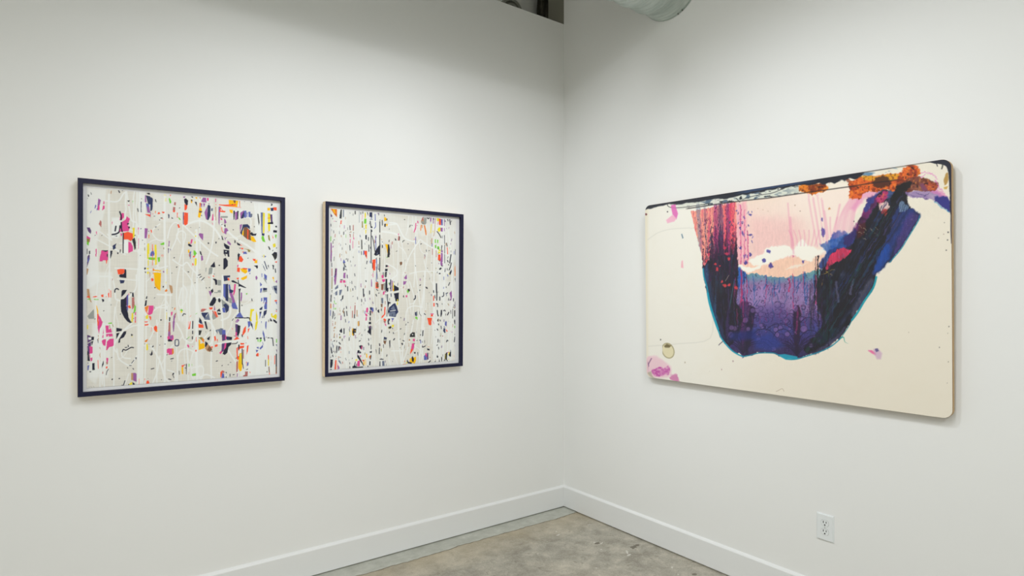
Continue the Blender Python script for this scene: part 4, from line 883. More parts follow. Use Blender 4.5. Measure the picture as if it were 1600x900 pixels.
def make_painting():
    S = Sheet(820, 560, panel_sheet(), 9)
    X, Y = S.X, S.Y
    c = lambda *v: np.array(v) / 255.0
    full = (slice(None), slice(None))
    def sm(a, b, t):
        t = np.clip((t - a) / (b - a), 0, 1); return t * t * (3 - 2 * t)
    def lay(a, col): S.blend(full, np.clip(a, 0, 1), col)
    n_big = S.noise(60, 40, 3); n_mid = S.noise(14, 12, 3); n_fine = S.noise(3.0, 3.0, 2)
    v_str = S.noise(2.2, 60, 2); v_str2 = S.noise(5, 90, 2); v_fine = S.noise(1.3, 26, 2)
    warp = (2.2 * S.noise(9, 9, 3), 2.2 * S.noise(9, 9, 3)); rough = (1.6 * S.noise(4, 4, 2) + 1.5 * S.noise(14, 14), 1.6 * S.noise(4, 4, 2) + 1.5 * S.noise(14, 14))
    rs = np.random.RandomState(31)
    # cream resin ground; paler and cooler toward one end
    S.img[:] = c(238, 230, 214)
    lay(0.75 * sm(1230, 1060, X + 20 * n_big), c(239, 237, 229))
    lay(0.10 * (n_big > 0) * n_big, c(230, 218, 194)); lay(0.06 * sm(0, 1, n_mid), c(222, 210, 186))
    lay(0.5 * sm(1016, 1009, X), c(226, 214, 180))
    # faint creases on the pale side
    for pts in ([(1012, 375), (1028, 364), (1050, 358), (1085, 356)], [(1012, 541), (1060, 537), (1110, 528), (1112, 480)]): S.stroke(pts, 1.2, c(205, 203, 194), .45, 1.0)

    # edge line of the picture field, in pixels: y at which the thin black line lies
    line = lambda x: np.interp(x, [1010, 1071, 1124, 1160, 1200, 1249, 1327, 1360, 1405, 1490], [334, 326.7, 318.7, 314, 309.8, 302.7, 292, 286.7, 281, 270])
    top = lambda x: np.interp(x, [1008, 1480], [322.5, 248.8])
    # ---- pale pink field
    field = [(1080, 330), (1150, 316), (1250, 303), (1346, 290), (1352, 305), (1340, 330), (1322, 362), (1296, 392), (1284, 432), (1150, 436), (1104, 424), (1094, 389), (1087, 366)]
    S.soft_poly(field, c(248, 230, 218), 2.0, .95)
    pinkness = sm(1290, 1165, X) * sm(300, 350, Y) + 0.55 * sm(340, 380, Y) * sm(1330, 1240, X)
    w, m = S.poly_mask(field)
    S.blend(w, m * np.clip(pinkness[w] * (0.75 + .35 * n_big[w]), 0, 1), c(243, 208, 198))
    S.blend(w, m * np.clip(0.55 * sm(330, 352, Y[w]) * sm(1280, 1230, X[w]) * sm(1165, 1185, X[w]), 0, 1), c(240, 192, 190))
    S.blend(w, m * 0.7 * sm(1258, 1180, X[w]) * sm(345, 300, Y[w]), c(238, 212, 194))
    # pale pink column and its lines
    S.soft_poly([(1150, 317), (1166, 315), (1170, 424), (1150, 422)], c(240, 160, 178), 2.5, .75, mod=0.75 + .4 * v_str)
    for x, y0, y1, wd in ((1157, 318, 476, 1.8), (1163, 330, 420, 1.2), (1168, 360, 424, 1.8), (1196, 410, 484, .9), (1215, 408, 440, .8), (1239, 396, 470, 1.8), (1254, 402, 452, 1.4), (1275, 405, 462, 2)):
        S.stroke([(x, y0), (x + .8, (y0 + y1) / 2), (x + .4, y1)], wd, c(222, 70, 140), .7, .8)
    # peach light under the clouds, then teal band and the lilac water
    S.soft_poly([(1152, 416), (1196, 404), (1240, 402), (1290, 398), (1284, 432), (1227, 436), (1174, 430)], c(247, 204, 178), 3, .9)
    lower = [(1150, 421), (1174, 428), (1201, 430.5), (1227, 434), (1256, 428), (1284, 420), (1330, 440), (1326, 508), (1314, 525), (1293, 542), (1267, 553.6), (1244, 560), (1229, 560), (1216, 555), (1208, 551), (1186, 551), (1171, 555), (1161, 556), (1142, 545), (1129, 530), (1123, 517), (1118, 470), (1140, 430)]
    w, m = S.poly_mask(lower, (0.5 * warp[0], 0.5 * warp[1]), 6)
    y = Y[w] + 5 * n_mid[w] + 3 * n_big[w]
    stops = [(424, c(110, 168, 172)), (434, c(100, 140, 165)), (444, c(142, 112, 162)), (462, c(150, 124, 178)), (482, c(138, 108, 162)), (490, c(112, 84, 142)), (500, c(78, 62, 128)), (514, c(62, 66, 136)), (532, c(54, 42, 106)), (548, c(52, 40, 88)), (562, c(30, 34, 86))]
    grad = np.stack([np.interp(y, [s[0] for s in stops], [s[1][k] for s in stops]) for k in range(3)], -1)
    grad = np.clip(grad * (1 + 0.10 * n_mid[w] + .06 * n_fine[w])[..., None], 0, 1)
    S.img[w] = np.where(m[..., None], grad, S.img[w])
    # white clouds
    Wc = c(247, 243, 232)
    S.soft_poly([(1171, 408), (1184, 400), (1192, 397), (1196, 390), (1206, 386), (1220, 383), (1231, 384), (1238, 390), (1245, 381), (1254, 373), (1263, 383), (1274, 388), (1284, 390), (1293, 385), (1290, 392), (1274, 400), (1266, 409), (1249, 404), (1238, 399), (1213, 407), (1187, 416)], Wc, 1.6, .97, (0.7 * warp[0], .7 * warp[1]))
    S.soft_poly([(1150, 413), (1160, 415), (1176, 419), (1190, 414), (1186, 421), (1174, 425), (1160, 423), (1151, 418)], Wc, 1.2, .97)
    S.soft_poly([(1226, 420), (1240, 415), (1262, 411), (1240, 420)], Wc, 1.2, .6)
    # blue touches where water starts, and blue tree stains
    S.soft_poly([(1149, 417), (1160, 424), (1166, 428), (1164, 436), (1157, 446), (1152, 450)], c(30, 92, 180), 1.5, .95, warp)
    for x, y0, y1, wd in ((1160, 424, 470, 2.4), (1176, 432, 456, 1.6), (1180, 446, 472, 1.6), (1196, 430, 452, 2.2), (1211, 436, 462, 1.8), (1208, 450, 476, 1.4), (1217, 434, 456, 1.8), (1242, 432, 470, 2.4), (1247, 434, 458, 1.4), (1257, 426, 474, 2.6), (1262, 440, 470, 1.6), (1272, 428, 470, 2.2), (1169, 430, 480, 1.0)):
        S.stroke([(x, y0), (x + rs.uniform(-2, 2), (y0 + y1) / 2), (x + rs.uniform(-3, 3), y1)], wd, c(44, 92, 158), .75, 1.0)
    for pts in ([(1207, 443), (1212, 452), (1216, 442)], [(1242, 450), (1248, 444), (1250, 440)], [(1176, 446), (1179, 454), (1184, 450)], [(1256, 455), (1262, 446)]): S.stroke(pts, 1.2, c(44, 78, 140), .8, .6)
    # red stems
    for x, y0, y1, wd in ((1158, 424, 482, 2.8), (1166, 428, 476, 1.1), (1196, 432, 482, .9), (1233, 436, 455, 2.4), (1239, 430, 482, 1.4), (1254, 425, 454, 1.2), (1275, 430, 476, 1.8)):
        S.stroke([(x, y0), (x + .8, (y0 + y1) / 2), (x + rs.uniform(-2, 2), y1)], wd, c(190, 40, 96), .75, .6)
    for i in range(60):
        x, y = rs.uniform(1160, 1290), rs.uniform(440, 486); S.stroke([(x, y), (x + rs.uniform(-1.2, 1.2), y + rs.uniform(1, 6))], rs.uniform(.5, 1.1), c(70, 44, 96), rs.uniform(.3, .8), .5)
    # two dark trunks
    S.soft_poly([(1153, 478), (1166, 470), (1178, 486), (1172, 500), (1166, 530), (1163, 555), (1159, 555), (1157, 520)], c(66, 26, 78), 1.5, .85, warp)
    S.soft_poly([(1170, 488), (1181, 480), (1178, 500), (1172, 540), (1164, 555)], c(24, 16, 44), 1.4, .9, warp)
    S.soft_poly([(1238, 492), (1248, 476), (1251, 500), (1248, 540), (1246, 558), (1242, 540)], c(38, 16, 48), 1.4, .93, warp); S.stroke([(1246, 478), (1245, 500), (1244, 520)], 2.4, c(150, 30, 110), .6, 1.2)

    # ---- coral curtain
    coral = [(1079, 330), (1150, 316), (1153, 420), (1140, 412), (1124, 420), (1105, 424), (1099, 417), (1094, 389), (1087, 366)]
    S.poly(coral, c(243, 152, 134), .97)
    w, m = S.poly_mask(coral)
    t = v_str[w] + .35 * v_fine[w]
    S.blend(w, m * sm(.05, .5, t) * .7, c(244, 160, 138)); S.blend(w, m * sm(-.05, -.5, t) * (.5 + .35 * sm(1100, 1122, X[w])), c(210, 66, 108))
    dk = sm(330, 408, Y[w] + 14 * v_str2[w]) * sm(1096, 1120, X[w] + .12 * (Y[w] - 330)) 
    S.blend(w, m * np.clip(sm(-.1, .35, v_str[w] * 1.2 + n_fine[w] * .5 + dk * 1.1 - .62), 0, 1) * .92, c(56, 24, 60))
    for x0, x1, col, a in ((1115, 1121, c(150, 30, 110), .8), (1122, 1129, c(70, 30, 90), .8), (1130, 1134, c(236, 70, 90), .7), (1134, 1139, c(140, 24, 100), .85), (1140, 1146, c(232, 50, 88), .75), (1088, 1094, c(110, 130, 150), .7), (1100, 1103, c(96, 108, 136), .5)):
        yb = 420 if col[0] < .6 or x0 > 1125 else 400
        S.soft_poly([(x0, 322), (x1, 321), (x1 + 2, yb - 30 if x0 < 1105 else yb), (x0 + 3, yb - 40 if x0 < 1105 else yb)], col, 1.4, a, (0.5 * warp[0], .2 * warp[1]), 0.75 + .35 * v_fine)
    for i in range(150):
        x = rs.uniform(1094, 1150); y = rs.uniform(340, 418)
        if x < 1087 + (y - 330) * .14 + 3: continue
        S.stroke([(x, y), (x + rs.uniform(-.8, .8), y + rs.uniform(1, 5))], rs.uniform(.6, 1.8), [c(34, 30, 62), c(60, 76, 110), c(90, 24, 70)][rs.randint(3)], rs.uniform(.5, .95), .5)
    # ---- dark left leg of the drape
    leg = [(1098, 418), (1104, 412), (1112, 404), (1128, 398), (1150, 400), (1153, 424), (1152, 470), (1160, 490), (1156, 520), (1140, 538), (1130, 530), (1123, 517), (1114, 491), (1108, 470), (1103, 447)]
    S.soft_poly(leg, c(22, 18, 34), 1.2, .97, (warp[0] * .8, warp[1] * 1.4))
    w, m = S.poly_mask(leg)
    S.blend(w, m * sm(.1, .55, v_str2[w] + .4 * v_fine[w]) * sm(1136, 1108, X[w]) * .8, c(40, 84, 122)); S.blend(w, m * sm(.15, .6, -v_str2[w] + .3 * v_fine[w]) * .65, c(60, 40, 96)); S.blend(w, m * sm(.35, .7, v_fine[w]) * .5, c(70, 60, 92))
    S.soft_poly([(1100, 420), (1108, 416), (1112, 450), (1120, 490), (1136, 534), (1128, 526), (1114, 488), (1104, 446)], c(38, 70, 116), 2, .75, warp, 0.7 + .5 * v_str2)
    # ---- dark right mass
    mass = [(1420, 288), (1404, 290), (1394, 298), (1380, 296), (1366, 302), (1356, 312), (1350, 330), (1338, 352), (1330, 366), (1318, 368), (1308, 382), (1300, 394), (1292, 410), (1284, 424), (1276, 440), (1276, 470), (1282, 490), (1284, 510), (1268, 528), (1256, 545), (1262, 553), (1280, 549), (1293, 542), (1314, 525), (1326, 508), (1331, 500), (1350, 470), (1364, 451), (1369, 430), (1390, 409), (1406, 390), (1420, 368), (1434, 345), (1437, 336), (1423, 325), (1416, 311), (1420, 300)]
    S.soft_poly(mass, c(18, 16, 28), 1.0, .98, (warp[0] * .6, warp[1] * .6))
    w, m = S.poly_mask(mass)
    # streaks that follow the slant of the folds
    D = (X - 1400) + 0.62 * (Y - 300)
    gs = S.rs.uniform(-1, 1, 400); fd = (D + 400) / 3.2; i0 = np.clip(fd.astype(int), 0, 398); tt = fd - i0; st = gs[i0] * (1 - tt) + gs[i0 + 1] * tt + .5 * n_mid
    S.blend(w, m * sm(.5, 1.0, st[w]) * .45, c(34, 46, 86)); S.blend(w, m * sm(.5, 1.0, -st[w]) * sm(420, 450, Y[w]) * .6, c(22, 66, 62)); S.blend(w, m * sm(.9, 1.2, st[w]) * .3, c(110, 114, 140))
    # blue outer fold
    S.soft_poly([(1400, 322), (1412, 330), (1423, 326), (1437, 336), (1433, 346), (1420, 368), (1406, 390), (1390, 409), (1370, 430), (1364, 424), (1378, 392), (1388, 360)], c(34, 52, 116), 2.2, .9, warp, 0.8 + .4 * st.clip(-1, 1))
    S.soft_poly([(1418, 336), (1436, 337), (1432, 346), (1408, 386), (1396, 398), (1404, 370)], c(74, 52, 122), 3, .7, warp)
    S.soft_poly([(1374, 390), (1388, 380), (1390, 402), (1372, 424), (1366, 420)], c(20, 72, 160), 3, .75, warp)
    S.soft_poly([(1404, 318), (1412, 314), (1419, 324), (1414, 331), (1405, 330)], c(112, 140, 172), 1.2, .85, warp)
    for k in range(4): S.stroke([(1405 + 3.4 * k, 330), (1408 + 3.4 * k, 317)], .9, c(30, 40, 80), .8, .5)
    # grey-violet lower folds and lit edges
    S.soft_poly([(1364, 440), (1352, 466), (1334, 494), (1330, 488), (1345, 458), (1358, 436)], c(74, 74, 96), 2, .8, warp); S.soft_poly([(1276, 545), (1300, 530), (1318, 512), (1322, 510), (1308, 530), (1284, 548), (1264, 554)], c(70, 66, 100), 2, .8, warp)
    S.soft_poly([(1284, 518), (1310, 512), (1300, 528), (1276, 538)], c(16, 52, 60), 3, .7, warp)
    for x0, y0, x1, y1 in ((1322, 440, 1326, 428), (1328, 460, 1334, 436), (1292, 430, 1290, 500), (1298, 440, 1296, 510), (1304, 450, 1300, 500), (1340, 480, 1362, 440), (1336, 430, 1345, 400), (1350, 430, 1372, 392), (1310, 470, 1306, 440)):
        S.stroke([(x0, y0), (x1, y1)], rs.uniform(1.5, 3.5), [c(30, 84, 84), c(40, 50, 100), c(110, 110, 150)][rs.randint(3)], .55, 1.8)
    # blue crest, magenta crest and red patch along the upper side
    S.soft_poly([(1282, 382), (1294, 376), (1300, 366), (1311, 361), (1330, 366), (1336, 360), (1334, 376), (1320, 388), (1306, 390), (1296, 398), (1290, 392)], c(36, 82, 164), 1.2, .95, rough, 0.9 + .3 * n_mid)
    S.soft_poly([(1290, 398), (1300, 388), (1308, 388), (1296, 404), (1284, 420), (1280, 414)], c(30, 56, 124), 1.2, .9, rough)
    S.soft_poly([(1316, 372), (1330, 364), (1338, 352), (1344, 356), (1332, 378), (1322, 386)], c(50, 34, 96), 1.5, .85, rough)
    S.soft_poly([(1290, 418), (1297, 402), (1313, 388), (1328, 391), (1330, 394), (1316, 406), (1302, 412), (1294, 422)], c(228, 52, 96), 1.0, .96, rough, 0.9 + .3 * n_mid)
    S.soft_poly([(1334, 352), (1344, 340), (1350, 326), (1356, 312), (1364, 304), (1372, 310), (1362, 330), (1352, 346), (1340, 360)], c(120, 34, 104), 1.2, .9, rough, 0.75 + .6 * n_mid)
    S.soft_poly([(1350, 326), (1358, 312), (1368, 300), (1374, 296), (1368, 308), (1356, 330)], c(48, 62, 140), 1.2, .85, rough); S.soft_poly([(1370, 306), (1386, 300), (1392, 304), (1380, 314), (1372, 320)], c(206, 50, 120), 1.0, .85, rough)
    S.soft_poly([(1372, 318), (1386, 316), (1388, 326), (1376, 330)], c(240, 206, 196), 1.2, .9, rough); S.soft_poly([(1376, 330), (1386, 326), (1384, 338)], c(200, 60, 50), 1.0, .85, rough); S.soft_poly([(1388, 296), (1398, 292), (1396, 304), (1386, 310)], c(36, 86, 130), 1.4, .8, rough)
    S.soft_poly([(1340, 356), (1352, 348), (1350, 366), (1340, 372)], c(80, 22, 30), 1.4, .7, rough)
    for k in range(9):
        x, y = 1338 + rs.uniform(0, 30), 350 + rs.uniform(0, 24); S.stroke([(x, y), (x + 5, y + 4)], .6, c(206, 190, 150), .65, .4)
    for pts in ([(1283, 430), (1296, 424), (1304, 420)], [(1290, 424), (1300, 430)], [(1296, 418), (1294, 434)], [(1286, 436), (1283, 446)]): S.stroke(pts, .7, c(214, 176, 70), .7, .4)
    for i in range(26):   # violet flecks in the pink field
        x, y = rs.normal(1166, 10), rs.uniform(326, 412); S.stroke([(x, y), (x + rs.uniform(-.6, .6), y + rs.uniform(.6, 4))], rs.uniform(.8, 2.4), c(74, 66, 158), rs.uniform(.4, .8), .6)
    for x, y, a, b in ((1172, 366, 3.4, 1.2), (1162, 364, 1.6, 4), (1157, 388, 2, 3), (1172, 398, 1.8, 4), (1286, 364, 2.6, 8), (1194, 408, 3, 4), (1204, 415, 4, 3), (1166, 411, 3, 3), (1201, 394, 3, 2), (1255, 408, 2, 2), (1172, 337, 1.6, 1.6), (1284, 344, 1, 3)):
        t = np.linspace(0, 5.7, 9); S.soft_poly(np.stack([x + a * np.cos(t), y + b * np.sin(t)], 1), c(58, 52, 150), .9, .85, warp)
    # ragged upright streaks that tie the dark parts to the light ones
    for i in range(150):
        x = rs.uniform(1108, 1152); yb = rs.uniform(398, 440); L = rs.uniform(10, 62) * (0.5 + .5 * (x - 1100) / 50)
        S.stroke([(x, yb), (x + rs.uniform(-1, 1), yb - L)], rs.uniform(.8, 2.6), [c(24, 18, 36), c(60, 20, 60), c(20, 26, 52)][rs.randint(3)], rs.uniform(.5, .95), .8, taper=True)
    for i in range(90):
        x = rs.uniform(1264, 1300); yb = rs.uniform(400, 520); L = rs.uniform(14, 70)
        S.stroke([(x, yb), (x + rs.uniform(-2, 1), min(yb + L, 545))], rs.uniform(.8, 3.0), [c(16, 16, 24), c(16, 44, 44), c(40, 22, 52), c(18, 18, 30)][rs.randint(4)], rs.uniform(.5, .95) * (0.5 if x < 1272 else 1), .9, taper=True)
    for i in range(46):
        x = rs.uniform(1146, 1168); y0 = rs.uniform(424, 500); S.stroke([(x, y0), (x + rs.uniform(-1, 1), y0 + rs.uniform(12, 46))], rs.uniform(.7, 2), [c(30, 22, 54), c(150, 34, 104), c(36, 66, 130)][rs.randint(3)], rs.uniform(.4, .85), .7, taper=True)
    for i in range(120):      # folds of the right mass
        t = rs.rand(); x = 1294 + 100 * t + rs.uniform(-18, 8); y = 524 - 190 * t + rs.uniform(-20, 20); L = rs.uniform(14, 44)
        S.stroke([(x, y), (x + L * .28, y - L * .5), (x + L * .62, y - L)], rs.uniform(.8, 2.8), [c(14, 12, 20), c(14, 12, 20), c(28, 44, 92), c(22, 64, 70), c(60, 52, 96)][rs.randint(5)], rs.uniform(.4, .9), .9, taper=True)
    # ---- roughen every edge of the poured area and break up its flat tones
    zone = np.zeros((S.nv, S.nu))
    w, m = S.poly_mask([(1070, 322), (1250, 284), (1330, 262), (1440, 246), (1490, 300), (1486, 340), (1440, 350), (1375, 440), (1330, 520), (1280, 560), (1225, 575), (1140, 560), (1100, 480), (1090, 400)])
    zone[w] = m
    gx = zone * (1.0 * S.noise(2.4, 2.6, 2) + 1.3 * S.noise(7, 9, 2)); gy = zone * (1.4 * S.noise(2.4, 3.4, 2) + 2.0 * S.noise(6, 12, 2))
    kx, ky = 1.0 / np.gradient(X, axis=1), 1.0 / np.gradient(Y, axis=0)
    jj, ii = np.meshgrid(np.arange(S.nu), np.arange(S.nv))
    S.img = S.img[np.clip(ii + gy * ky, 0, S.nv - 1).astype(int), np.clip(jj + gx * kx, 0, S.nu - 1).astype(int)]
    lum = S.img.mean(-1)
    g2 = S.noise(2.0, 3.0, 3); g3 = S.noise(1.6, 9, 2)
    S.img = np.clip(S.img * (1 + zone * (0.10 * g2 + .10 * g3) * sm(.95, .6, lum))[..., None], 0, 1)
    # ink flecks and hair streaks over the coloured water and the curtain
    body = zone * sm(.80, .62, lum) 
    lay(body * sm(.30, .60, g2 + .5 * g3) * sm(1300, 1270, X) * .55, c(30, 20, 56)); lay(body * sm(.42, .7, -g2 + .4 * g3) * sm(.15, .3, lum) * .35, c(170, 150, 200) * .9)
    dark = zone * sm(.22, .12, lum) * (0.5 + .5 * sm(1300, 1260, X))
    lay(dark * sm(.38, .65, S.noise(1.8, 14, 2)) * .4, c(40, 52, 96)); lay(dark * sm(.45, .7, S.noise(2.2, 16, 2)) * .4, c(18, 62, 66)); lay(dark * sm(.55, .75, S.noise(1.4, 10, 2)) * .4, c(104, 84, 120))

    # bubble cells and dark vein arcs in the lower water
    for i in range(120):
        x, y = rs.uniform(1136, 1284), 474 + 74 * rs.rand() ** .8; r = rs.uniform(1.5, 5.5)
        t = np.linspace(0, 2 * math.pi, 13); S.stroke(np.stack([x + r * np.cos(t), y + .9 * r * np.sin(t)], 1), .8, c(34, 20, 66), .8, .7, smooth=False)
        if rs.rand() < .22: S.soft_poly(np.stack([x + r * .8 * np.cos(t[:-1]), y + .75 * r * np.sin(t[:-1])], 1), c(140, 100, 166), 1.0, .45)
    for x, y, rx, ry in ((1142, 523, 4.5, 5), (1143, 512, 4, 4), (1169, 514, 3.5, 3.5), (1189, 508, 3.2, 3), (1212, 515, 4, 4), (1230, 522, 4.4, 4), (1214, 523, 4, 4.5), (1256, 514, 6, 5.5), (1243, 482, 3.6, 5.5), (1189, 482, 3.4, 3.6), (1176, 485, 4, 4), (1237, 489, 3.2, 5)):
        t = np.linspace(0, 2 * math.pi, 15); q = np.stack([x + rx * np.cos(t), y + ry * np.sin(t)], 1)
        S.soft_poly(q[:-1], c(136, 100, 166), .9, .55); S.stroke(q, .9, c(40, 28, 70), .8, .6, smooth=False)
    for fx, fy in ((1161, 553), (1245, 556)):       # fans of veins that spring from the two low points
        for k in range(-5, 6):
            L = 34 - 2 * abs(k); S.stroke([(fx, fy), (fx + k * 2.6, fy - L * .6), (fx + k * 6.0, fy - L + 1.4 * abs(k))], 1.5, c(28, 20, 52), .75, .7)
    for x0, x1, y, h in ((1122, 1160, 540, 10), (1164, 1206, 545, 12), (1172, 1214, 528, 14), (1206, 1240, 530, 16), (1248, 1284, 530, 14), (1180, 1206, 538, 8), (1250, 1296, 540, 16), (1136, 1158, 532, 12), (1196, 1240, 516, 10), (1225, 1245, 500, 10), (1250, 1276, 505, 9)):
        S.stroke([(x0, y), (x0 + .25 * (x1 - x0), y - h * .8), ((x0 + x1) / 2, y - h), (x0 + .75 * (x1 - x0), y - h * .8), (x1, y)], 1.2, c(26, 18, 56), .75, .7)
    S.soft_poly([(1180, 478), (1225, 474), (1235, 500), (1190, 505)], c(70, 62, 130), 6, .45); S.soft_poly([(1178, 528), (1205, 520), (1225, 540), (1205, 549), (1180, 545)], c(34, 60, 150), 5, .6)
    S.soft_poly([(1140, 520), (1180, 516), (1182, 530), (1140, 532)], c(20, 40, 120), 4, .6)
    for i in range(70):      # crooked little twigs
        x, y = rs.uniform(1164, 1276), rs.uniform(438, 500); pts = [(x, y)]
        for k in range(rs.randint(2, 5)): x += rs.uniform(-3, 3); y += rs.uniform(1, 6); pts.append((x, y))
        S.stroke(pts, rs.uniform(.6, 1.1), [c(44, 26, 78), c(36, 70, 124), c(120, 30, 96)][rs.randint(3)], rs.uniform(.5, .9), .6)
    for x, y, r in ((1119, 422, 3.4), (1117, 412, 3), (1128, 440, 2.4), (1133, 445, 3.4), (1140, 446, 3), (1149, 449, 2.8), (1104, 408, 3.6), (1126, 417, 2), (1108, 397, 3), (1135, 396, 4), (1132, 386, 3.4), (1140, 404, 3)):
        q = np.array([(x + r * rs.uniform(.5, 1.1) * math.cos(a), y + r * rs.uniform(.5, 1.1) * math.sin(a)) for a in np.linspace(0, 5.7, 8)])
        S.soft_poly(q, c(226, 62, 70) if y > 400 else c(206, 48, 86), 1.0, .85, (warp[0] * 1.6, warp[1] * 1.6))
    S.stroke([(1133, 440), (1139, 430)], .6, c(200, 180, 160), .7); S.stroke([(1140, 480), (1147, 440)], 1.2, c(60, 110, 130), .6)

    # fans of pink hair lines
    for x0, y0, x1, y1, wd, a in [(1231, 318, 1237, 386, 1.6, .55), (1235, 340, 1240, 396, 2.2, .5), (1262, 302, 1277, 385, 2.0, .45), (1270, 308, 1282, 382, 2.4, .5), (1276, 300, 1287, 376, 1.6, .4), (1284, 312, 1292, 380, 2.4, .5), (1288, 330, 1294, 372, 2, .45), (1297, 340, 1299, 372, 2, .45),
                                  (1312, 320, 1303, 372, 2.4, .5), (1308, 340, 1300, 368, 2, .4)]:
        S.stroke([(x0, y0), ((x0 + x1) / 2 + rs.uniform(-1, 1), (y0 + y1) / 2), (x1, y1)], wd * 1.2, c(228, 124, 170), a * .7, 2.2)
    for k in range(9):   # bent lines that rise to the upper right
        x1 = 1306 + k * 3.2; S.stroke([(x1, 372 - k * 1.5), (x1 + 6, 340 - k * 2.2), (x1 + 22, 312 - k * 1.6), (x1 + 42, 296 - k)], rs.uniform(1.4, 3.0), c(228, 132, 176), .42, 2.4)
    for k in range(7):   # small fountains over the clouds
        x0 = 1245 + rs.uniform(-8, 30); S.stroke([(1240 + k * 5.5, 384), (1238 + k * 6.5, 372), (1232 + k * 8, 360)], 1.4, c(226, 120, 165), .4, 1.8)
    S.soft_poly([(1345, 304), (1372, 292), (1380, 296), (1350, 312), (1335, 330), (1328, 326)], c(232, 150, 190), 3, .75)
    # ---- cyan rim
    Cy = c(0, 150, 178)
    S.stroke([(1099, 420), (1100, 432), (1105, 450), (1108, 470), (1114, 492), (1123, 518), (1129, 531), (1142, 546), (1152, 553), (1161, 557)], 2.2, Cy, .9, .8); S.stroke([(1106, 458), (1109, 474), (1115, 494), (1122, 514)], 3.4, Cy, .9, .8)
    S.stroke([(1161, 557), (1172, 555), (1186, 551.5), (1208, 551.5), (1217, 555), (1230, 561), (1244, 561), (1258, 557), (1282, 549), (1300, 540), (1316, 526)], 1.8, c(0, 132, 160), .9, .7)
    S.soft_poly([(1214, 554), (1226, 553), (1246, 557), (1246, 561), (1228, 562)], c(20, 160, 188), .8, .9); S.stroke([(1369, 433), (1364, 450), (1350, 471), (1340, 488), (1331, 500)], 3.2, c(10, 152, 172), .9, .8); S.stroke([(1331, 500), (1326, 510), (1315, 526)], 1.2, c(20, 130, 150), .8, .6)
    S.stroke([(1437, 337), (1433, 348), (1420, 369), (1407, 390), (1390, 410)], 1.6, c(16, 140, 168), .8, .8)
    S.stroke([(1313, 528), (1318, 527), (1320, 534), (1326, 537)], 2.2, c(30, 160, 150), .85, .9, taper=True)

    # ---- lavender wing and brown head at the upper right
    S.soft_poly([(1414, 299), (1434, 298), (1462, 299), (1471, 305), (1483, 311), (1483, 328), (1471, 322), (1459, 314), (1436, 311), (1420, 306)], c(146, 118, 172), 1.0, .95, warp, 0.85 + .3 * n_mid)
    S.soft_poly([(1458, 312), (1468, 306), (1483, 312), (1483, 329), (1472, 323)], c(44, 44, 128), 1.0, .95, warp); S.stroke([(1459, 315), (1471, 324), (1482, 330)], 1.4, c(40, 150, 196), .8, .8); S.soft_poly([(1452, 300), (1464, 294), (1480, 308), (1468, 306)], c(220, 128, 186), 1.4, .7, warp)
    S.stroke([(1430, 302), (1442, 306), (1452, 303)], 1.0, c(70, 60, 110), .7); S.stroke([(1420, 303), (1434, 309), (1448, 310)], .8, c(70, 60, 110), .6)
    org = [(1326, 284), (1338, 279), (1347, 275), (1370, 274), (1404, 270), (1416, 263), (1426, 257), (1436, 255), (1438, 270), (1434, 276), (1420, 280), (1410, 288), (1398, 299), (1384, 297), (1368, 299), (1348, 303), (1345, 311), (1326, 311), (1328, 296)]
    S.soft_poly(org, c(222, 92, 28), 1.0, .97, rough)
    w, m = S.poly_mask(org, rough, 6)
    S.blend(w, m * sm(.1, .5, n_mid[w]) * .75, c(150, 46, 20)); S.blend(w, m * sm(.15, .6, -n_mid[w]) * .6, c(240, 140, 40))
    S.soft_poly([(1346, 273), (1370, 275), (1402, 271), (1394, 282), (1370, 283), (1350, 283)], c(226, 160, 24), 1.2, .9, rough); S.soft_poly([(1368, 277), (1382, 276), (1390, 284), (1384, 294), (1366, 292), (1362, 286)], c(56, 26, 18), 1.5, .85, rough)
    S.soft_poly([(1402, 288), (1416, 279), (1434, 276), (1455, 282), (1463, 287), (1461, 297), (1445, 299), (1430, 298), (1414, 299), (1404, 300)], c(112, 48, 36), 1.0, .96, rough, 0.9 + .2 * n_mid); S.soft_poly([(1438, 288), (1450, 288), (1456, 296), (1440, 298)], c(120, 60, 110), 1.6, .7, rough); S.soft_poly([(1446, 286), (1462, 287), (1460, 296), (1448, 298)], c(196, 80, 40), 1.6, .75, rough)
    S.soft_poly([(1396, 300), (1404, 290), (1416, 283), (1424, 286), (1418, 296), (1410, 303), (1402, 312), (1392, 316)], c(16, 14, 20), 1.5, .92, rough); S.soft_poly([(1420, 268), (1430, 262), (1436, 270), (1430, 276), (1422, 276)], c(160, 50, 30), 1.4, .8, rough)
    for pts in ([(1436, 272), (1444, 269), (1456, 273), (1462, 279)], [(1438, 278), (1446, 272)], [(1460, 282), (1466, 292), (1474, 300)]): S.stroke(pts, 1.3, c(226, 120, 196), .8, .8)
    S.soft_poly([(1249, 289), (1262, 286), (1272, 287), (1283, 284), (1288, 291), (1295, 293), (1291, 299), (1274, 303), (1258, 303), (1249, 297)], c(226, 122, 26), .9, .97, rough)
    S.soft_poly([(1264, 290), (1274, 287), (1284, 287), (1286, 296), (1274, 300), (1264, 298)], c(120, 44, 20), 1.6, .85, rough); S.soft_poly([(1290, 275), (1310, 273), (1326, 277), (1330, 284), (1318, 282), (1304, 278), (1294, 286)], c(120, 44, 24), 1.4, .7, rough)
    S.soft_poly([(1296, 287), (1306, 284), (1318, 286), (1326, 290), (1318, 296), (1300, 297)], c(244, 234, 220), 1.5, .9, warp)
    S.soft_poly([(1294, 326), (1296, 324), (1298, 327), (1294, 328)], c(190, 120, 60), .8, .8)
